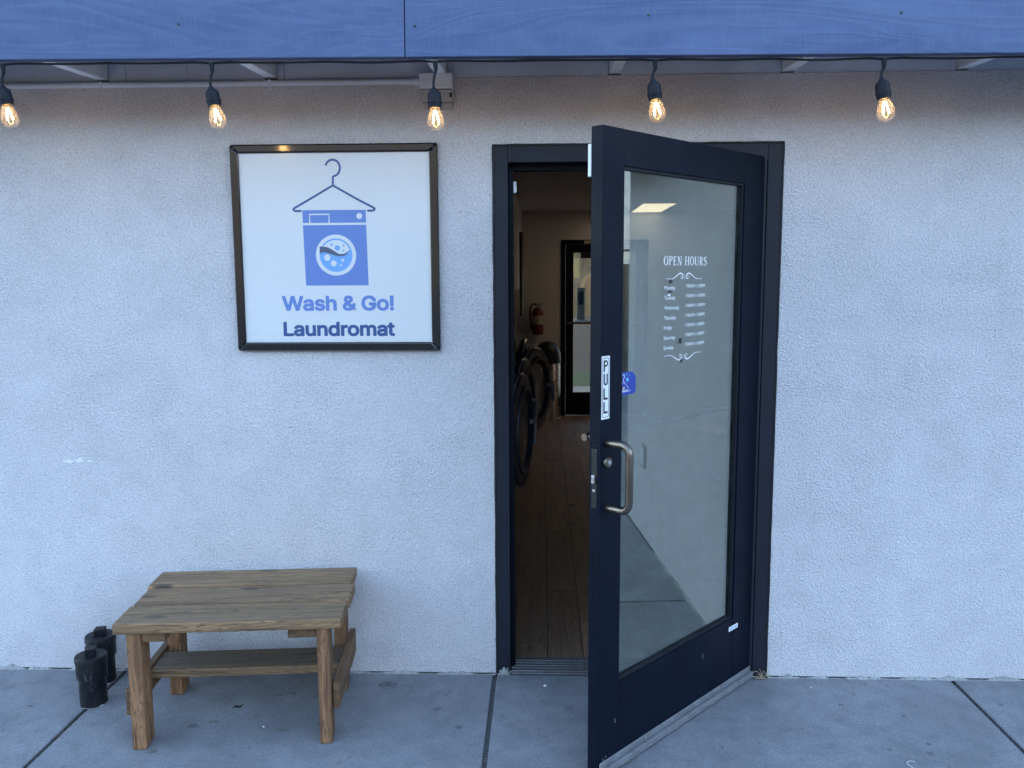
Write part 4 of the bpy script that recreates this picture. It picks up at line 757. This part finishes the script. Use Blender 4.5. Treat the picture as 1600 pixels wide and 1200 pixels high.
# ------------------------------------------------------------------ string lights
pts = []
rnd = random.Random(3)
bulbs = [(-1.640, 9, 2.145, 'lit filament bulb cut by the left edge of the picture'),
         (-0.922, 10, 2.133, 'lit filament bulb hanging above the left corner of the sign'),
         (-0.166, 2.5, 2.120, 'lit filament bulb hanging in front of the grey junction box'),
         (0.563, 8.5, 2.137, 'lit filament bulb hanging above the open glass door'),
         (1.309, 10.5, 2.131, 'lit filament bulb hanging at the far right over bare wall')]
CZ = 2.3475
def cable_z(x):
    d = min(abs(x-b[0]) for b in bulbs)
    return CZ - FT*(x+0.26) - 0.0035*math.exp(-(d/0.03)**2) - 0.006*math.exp(-((d-0.22)/0.12)**2)*(0.5+0.5*mn.noise(Vector((x*1.3, 0, 9))))
x = -3.2
while x < 3.3: pts.append((x, -0.398+0.006*mn.noise(Vector((x*3, 1, 1))), cable_z(x))); x += 0.03
cable = mk('light_string_cable', tube(pts, [0.0038+0.0012*mn.noise(Vector((p[0]*4, 0, 0))) for p in pts], 8), 'rubber', smooth=True)
tag(cable, 'black cable of the string lights running under the fascia', 'cable')
for bx_, tilt, low, lab in bulbs:
    z_top = cable_z(bx_)+0.002; drop = z_top-low-0.135
    t = empty('string_light_bulb', (bx_, -0.40, z_top), 0, label=lab, cat='light bulb', group='bulbs on the string of lights')
    sgn = rnd.choice((1, -1))
    cpts = curve_pts([(0, 0, 0), (0.001, 0, -0.03), (-0.004, 0, -drop*0.55), (-0.007, 0, -drop*0.85), (-0.006, 0, -drop)], 5)
    mk('drop_cord', tube(cpts, [0.009, 0.0085, 0.008, 0.0075, 0.0068, 0.006]+[0.0045]*(len(cpts)-6), 10), 'rubber', t, smooth=True)
    mat = Matrix.Translation((-0.006, 0, -drop+0.003)) @ Matrix.Rotation(-R(tilt), 4, 'Y') @ Matrix.Scale(0.93, 4)
    so_ = mk('bulb_socket', lathe([(0.006, 0.003), (0.0095, -0.002), (0.0115, -0.006), (0.021, -0.014), (0.0245, -0.022), (0.0245, -0.046), (0.0268, -0.047), (0.0268, -0.053), (0.0250, -0.054), (0.0240, -0.069), (0.0205, -0.070)], 28, mat=mat), 'rubber', t, smooth=True)
    prof = [(0.0165, -0.0695), (0.0185, -0.076), (0.0235, -0.090), (0.0285, -0.106), (0.0305, -0.119), (0.0295, -0.129), (0.0245, -0.139), (0.0160, -0.1450), (0.006, -0.1475), (0.0004, -0.148)]
    bl = mk('glass_bulb', lathe(prof, 32, mat=mat, cap=False), 'bulb_glass', t, smooth=True, angle=80)
    fb = bmesh.new()
    for dx_, lean in ((-0.0055, -0.10), (0.0055, 0.14)):
        a = mat @ Vector((dx_*0.5, 0.0, -0.080)); b = mat @ Vector((dx_*1.6+lean*0.02, 0.0, -0.122))
        tube([a, a*0.5+b*0.5, b], [0.0020, 0.0022, 0.0020], 8, fb)
    mk('filament', fb, 'filament', t, smooth=True)
    mk('filament_stem', tube([mat @ Vector((0, 0.001, -0.0705)), mat @ Vector((0, 0.001, -0.079))], [0.007, 0.004], 10), 'label_paper', t, smooth=True)

# ------------------------------------------------------------------ conduit and box under the eave
cz_ = 2.3665
con = empty('wall_conduit', (-1.2, 0, cz_), label='thin grey conduit running along the top of the wall', cat='conduit')
mk('conduit_pipe', tube([(-1.6, -0.0125, 0.004), (0.0, -0.0125, 0.0), (0.918, -0.0125, -0.001)], 0.0108, 14), 'conduit', con, smooth=True)
mk('end_fitting', tube([(0.905, -0.0135, -0.001), (0.930, -0.0135, -0.001)], 0.0150, 14), 'conduit', con, smooth=True)
for x in (-0.30, 0.355):
    bm = bx(x-0.006, x+0.006, -0.0245, -0.0005, -0.0125, 0.0120); mk('strap', bm, 'conduit', con, bevel=0.003)
jb = empty('outlet_box', (-0.207, 0, 2.30), label='small grey electrical box at the top of the wall', cat='electrical box')
mk('box_body', bx(-0.062, 0.062, -0.062, -0.0005, 0.030, 0.086), 'conduit', jb, bevel=0.003)
mk('outlet_cover', bx(-0.060, 0.062, -0.040, -0.0005, -0.014, 0.0285), 'grey_pl', jb, bevel=0.004)
mk('hinge_lip', bx(-0.056, 0.058, -0.050, -0.0405, 0.018, 0.027), 'grey_pl', jb, bevel=0.002)
mk('latch_tab', bx(-0.030, -0.012, -0.047, -0.0405, -0.004, 0.014), 'rubber', jb, bevel=0.002)
mk('latch_tab', bx(0.050, 0.058, -0.047, -0.0405, 0.000, 0.016), 'rubber', jb, bevel=0.002)
mk('lower_plate', bx(-0.052, 0.058, -0.018, -0.0005, -0.036, -0.0145), 'grey_pl', jb, bevel=0.003)

# ------------------------------------------------------------------ inside the laundromat
def washer(y, ajar, label):
    t = empty('washing_machine', (-0.02, y, 0), 0, label=label, cat='washing machine', group='washing machines along the left inside wall')
    mk('cabinet', bx(-0.70, 0.0, -0.355, 0.355, 0.002, 1.42), 'washer', t, bevel=0.006)
    mk('control_panel', bx(0.0005, 0.012, -0.30, 0.30, 1.24, 1.38), 'washer_door', t, bevel=0.003)
    mk('soap_drawer', bx(0.0125, 0.018, -0.27, -0.06, 1.26, 1.36), 'grey_pl', t, bevel=0.002)
    mk('door_collar', lathe([(0.30, 0.0005), (0.295, 0.018), (0.235, 0.020), (0.225, 0.0006)], 48, 'x', cap=False), 'steel', t, smooth=True, loc=(0, 0, 0.905))
    d = mk('washer_door', lathe([(0.18, -0.012), (0.258, -0.012), (0.266, -0.004), (0.270, 0.010), (0.270, 0.040), (0.264, 0.047), (0.222, 0.052), (0.214, 0.048), (0.210, 0.060), (0.200, 0.062), (0.190, 0.058), (0.170, 0.040)], 56, 'x', cap=False), 'washer_door', t, smooth=True)
    d.location = (0.034+0.27*math.sin(ajar), -0.27+0.27*math.cos(ajar), 0.905); d.rotation_euler = (0, 0, -ajar)
    mk('chrome_ring', lathe([(0.2702, 0.026), (0.2735, 0.029), (0.2735, 0.035), (0.2702, 0.038)], 56, 'x', cap=False), 'steel', d, smooth=True)
    mk('door_bowl', lathe([(0.171, 0.040), (0.15, 0.036), (0.10, 0.026), (0.0, 0.022)], 48, 'x', cap=False), 'dark_glass', d, smooth=True)
    mk('inner_bowl', lathe([(0.18, -0.013), (0.15, -0.06), (0.08, -0.085), (0.0, -0.09)], 40, 'x', cap=False), 'dark_glass', d, smooth=True)
    bm = bmesh.new(); box(bm, 0.040, 0.060, 0.175, 0.285, 0.000, 0.022); box(bm, 0.042, 0.060, 0.270, 0.300, -0.120, 0.0215)
    mk('door_handle', bm, 'washer', d, bevel=0.005, seg=3)
washer(0.66, R(9), 'washing machine nearest the entrance with its round door ajar')
washer(1.41, R(9), 'second washing machine inside, its door ring between two others')
washer(2.15, R(21), 'third washing machine inside with its round door swung widest')
washer(2.90, R(5), 'washing machine furthest inside, only its dark door top showing')

tc = empty('trash_can', (0.245, 6.36, 0.004), 0, label='tall trash can with a black domed lid by the rear wall', cat='trash can')
mk('can_body', lathe([(0.148, 0.0), (0.150, 0.03), (0.150, 0.66)], 40), 'steel', tc, smooth=True)
mk('domed_lid', lathe([(0.156, 0.645), (0.158, 0.70), (0.150, 0.76), (0.128, 0.82), (0.09, 0.865), (0.045, 0.885), (0.0, 0.89)], 40, cap=False), 'washer_door', tc, smooth=True)
mk('foot_ring', lathe([(0.156, 0.0), (0.156, 0.022), (0.151, 0.024)], 40), 'steel', tc, smooth=True)
mk('lid_flap', lathe([(0.062, -0.002), (0.058, 0.004), (0.0, 0.006)], 24, 'y', cap=False), 'black', tc, smooth=True, loc=(0.0, -0.137, 0.76), rot=(R(-28), 0, 0))

fe = empty('fire_extinguisher', (0.135, 6.50, 0.965), 0, label='red fire extinguisher with a paper label on the rear inside wall', cat='fire extinguisher')
mk('cylinder', lathe([(0.060, 0.0), (0.064, 0.012), (0.064, 0.245), (0.058, 0.275), (0.036, 0.300), (0.018, 0.310)], 32), 'red', fe, smooth=True)
mk('paper_label', lathe([(0.0648, 0.115), (0.0648, 0.215)], 32, cap=False), 'label_paper', fe, smooth=True)
mk('valve', lathe([(0.018, 0.305), (0.018, 0.335), (0.012, 0.35)], 16), 'steel', fe, smooth=True)
mk('lever', box(box(bmesh.new(), -0.01, 0.01, -0.085, 0.02, 0.352, 0.360), -0.01, 0.01, -0.075, 0.01, 0.330, 0.337), 'steel', fe, rot=(0, 0, R(65)), bevel=0.002)
mk('hose', tube(curve_pts([(-0.015, 0, 0.335), (-0.06, -0.02, 0.345), (-0.088, -0.02, 0.28), (-0.085, -0.015, 0.16), (-0.074, -0.01, 0.05)], 6), 0.009, 10), 'rubber', fe, smooth=True)
mk('pressure_gauge', lathe([(0.016, -0.030), (0.016, -0.020)], 16, 'y'), 'label_paper', fe, smooth=True, loc=(0.012, 0, 0.338))
mk('wall_bracket', bx(-0.02, 0.02, 0.050, 0.0795, 0.10, 0.30), 'steel', fe)

rd = empty('rear_door', (0.403, 6.60, 0.0), 0, label='dark framed glass rear door at the far end of the room', cat='door')
w_ = 0.997
bm = bmesh.new(); box(bm, 0.0, 0.05, -0.03, 0.09, 0.0, 2.038); box(bm, w_-0.05, w_, -0.03, 0.09, 0.0, 2.038); box(bm, 0.0505, w_-0.0505, -0.03, 0.09, 1.985, 2.038)
mk('frame', bm, 'bronze', rd, bevel=0.002)
bm = bmesh.new(); box(bm, 0.052, 0.142, -0.012, 0.032, 0.01, 1.983); box(bm, w_-0.142, w_-0.052, -0.012, 0.032, 0.01, 1.983); box(bm, 0.1425, w_-0.1425, -0.012, 0.032, 0.01, 0.275); box(bm, 0.1425, w_-0.1425, -0.012, 0.032, 1.895, 1.983)
mk('door_leaf', bm, 'bronze', rd, bevel=0.002)
mk('glass_pane', bx(0.1425, w_-0.1425, 0.008, 0.014, 0.275, 1.895), 'glass_back', rd)
mk('push_bar', tube([(0.07, -0.065, 1.09), (w_-0.07, -0.065, 1.09)], 0.014, 12), 'brz_handle', rd, smooth=True)
mk('bar_bracket', bx(0.075, 0.10, -0.06, -0.0125, 1.075, 1.105), 'brz_handle', rd)
mk('bar_bracket', bx(w_-0.10, w_-0.075, -0.06, -0.0125, 1.075, 1.105), 'brz_handle', rd)
mk('door_closer', bx(0.22, 0.50, -0.075, -0.0125, 1.83, 1.90), 'black', rd, bevel=0.006)
mk('small_notice', bx(0.262, 0.35, -0.0315, -0.0302, 1.995, 2.03), 'label_paper', rd)

nb = empty('notice_board', (-0.049, 5.55, 1.22), 0, label='dark framed board on the left inside wall near the corner', cat='notice board')
mk('board_frame', bx(0.0005, 0.030, 0.0, 0.95, 0.0, 0.86), 'black', nb, bevel=0.004)
mk('board_face', bx(0.0302, 0.032, 0.04, 0.91, 0.04, 0.82), 'poster', nb)
lp_ = empty('ceiling_light', (1.36, 5.95, 2.3615), 0, label='warm lit rectangular ceiling panel seen through the door glass', cat='ceiling light')
bm = bmesh.new(); hx, hy = 0.165, 0.60
for a in ((-hx-0.012, -hx, -hy-0.012, hy+0.012), (hx, hx+0.012, -hy-0.012, hy+0.012), (-hx+0.0003, hx-0.0003, -hy-0.012, -hy), (-hx+0.0003, hx-0.0003, hy, hy+0.012)): box(bm, a[0], a[1], a[2], a[3], -0.022, -0.0005)
mk('light_trim', bm, 'white_pl', lp_)
mk('diffuser', bx(-hx+0.0005, hx-0.0005, -hy+0.0005, hy-0.0005, -0.018, -0.002), 'panel_light', lp_)

# ------------------------------------------------------------------ things seen in the glass or through it
op = empty('wall_plate', (2.9, 0, 0.52), 0, label='grey cover plate low on the wall, mirrored in the door glass', cat='cover plate')
mk('plate_cover', bx(-0.045, 0.045, -0.012, -0.0005, -0.075, 0.075), 'grey_pl', op, bevel=0.004)
mk('socket_flap', bx(-0.025, 0.025, -0.018, -0.0125, -0.05, 0.05), 'conduit', op, bevel=0.003)
nbd = empty('neighbour_building', (9.0, 4.0, 0), 0, label='pale building with a dark window mirrored at the edge of the door glass', cat='building')
bm = bmesh.new(); box(bm, 0, 6, -9, 6, -0.2, 0.25); box(bm, 0, 6, -9, -4.2, 0.25, 1.78); box(bm, 0, 6, -1.6, 6, 0.25, 1.78); box(bm, 0, 6, -9, 6, 1.78, 3.6)
mk('wall', bm, 'neigh', nbd)
wd = mk('window', bx(0.06, 0.08, -4.2, -1.6, 0.25, 1.78), 'neigh_glass', nbd)
mk('mullion', bx(0.03, 0.058, -2.93, -2.87, 0.25, 1.78), 'bronze', wd)
mk('ledge', bx(-0.06, -0.0005, -9, 6, 1.97, 2.03), 'neigh', nbd)
cb = empty('utility_cabinet', (1.66, 30, -0.13), 0, label='dark upright cabinet outside beyond the rear door', cat='cabinet')
mk('cabinet_body', bx(-0.15, 0.15, -0.15, 0.15, 0.06, 1.30), 'cabinet', cb, bevel=0.02)
mk('cabinet_plinth', bx(-0.25, 0.25, -0.25, 0.25, 0.0, 0.059), 'concrete', cb)
mk('cabinet_panel', bx(-0.10, 0.10, -0.165, -0.1505, 0.65, 1.15), 'bronze', cb)

# ------------------------------------------------------------------ litter
bm = bmesh.new()
lf = [(-0.020, -0.004, 0.001), (-0.008, 0.004, 0.006), (0.006, 0.002, 0.003), (0.020, 0.009, 0.008), (0.010, -0.004, 0.001), (-0.004, -0.008, 0.004)]
a = [bm.verts.new(p) for p in lf]; b = [bm.verts.new((p[0], p[1], p[2]+0.0015)) for p in lf]
bm.faces.new(a); bm.faces.new(b)
for i in range(6): bm.faces.new((a[i], a[(i+1) % 6], b[(i+1) % 6], b[i]))
tag(mk('dead_leaf', bm, 'leaf', loc=(-0.975, -0.30, 0.0005)), 'shrivelled dark leaf lying on the concrete under the bench', 'leaf')
tag(mk('thread_scrap', tube(curve_pts([(0, 0, 0.001), (-0.004, 0.02, 0.002), (-0.010, 0.045, 0.001), (0.003, 0.058, 0.002), (0.018, 0.056, 0.001), (0.016, 0.050, 0.001)], 5), 0.0011, 6), 'thread', loc=(1.425, -0.66, 0.0004)), 'scrap of white thread on the concrete right of the door', 'thread')
bm = bmesh.new(); rw = random.Random(5)
for i in range(16):
    a_ = rw.uniform(0.1, 2.9); L = rw.uniform(0.03, 0.075)
    tube(curve_pts([(0, 0, 0.003), (L*0.5*math.cos(a_), -rw.uniform(0, 0.012), L*0.6*math.sin(a_)), (L*math.cos(a_), -rw.uniform(0, 0.02), L*math.sin(a_)*rw.uniform(0.5, 1))], 4), 0.0009, 5, bm)
tag(mk('dry_weed', bm, 'straw', loc=(W-0.02, -0.018, 0)), 'tuft of dry weed at the hinge side foot of the door frame', 'weed')
for i, (x, y, s) in enumerate(((0.20, -0.10, 0.007), (1.26, -0.085, 0.004), (-0.83, -0.44, 0.004))):
    bm = bmesh.new(); bmesh.ops.create_icosphere(bm, subdivisions=2, radius=s)
    for v in bm.verts: v.co *= 1+0.5*mn.noise(v.co*300); v.co.z = v.co.z*0.6+s*0.5
    lab = ('white chip of render in front of the threshold', 'tiny white chip on the concrete right of the door frame', 'tiny white chip on the concrete in front of the bench legs')[i]
    tag(mk('render_chip', bm, 'vinyl', loc=(x, y, 0)), lab, 'chip', 'white chips on the walkway')
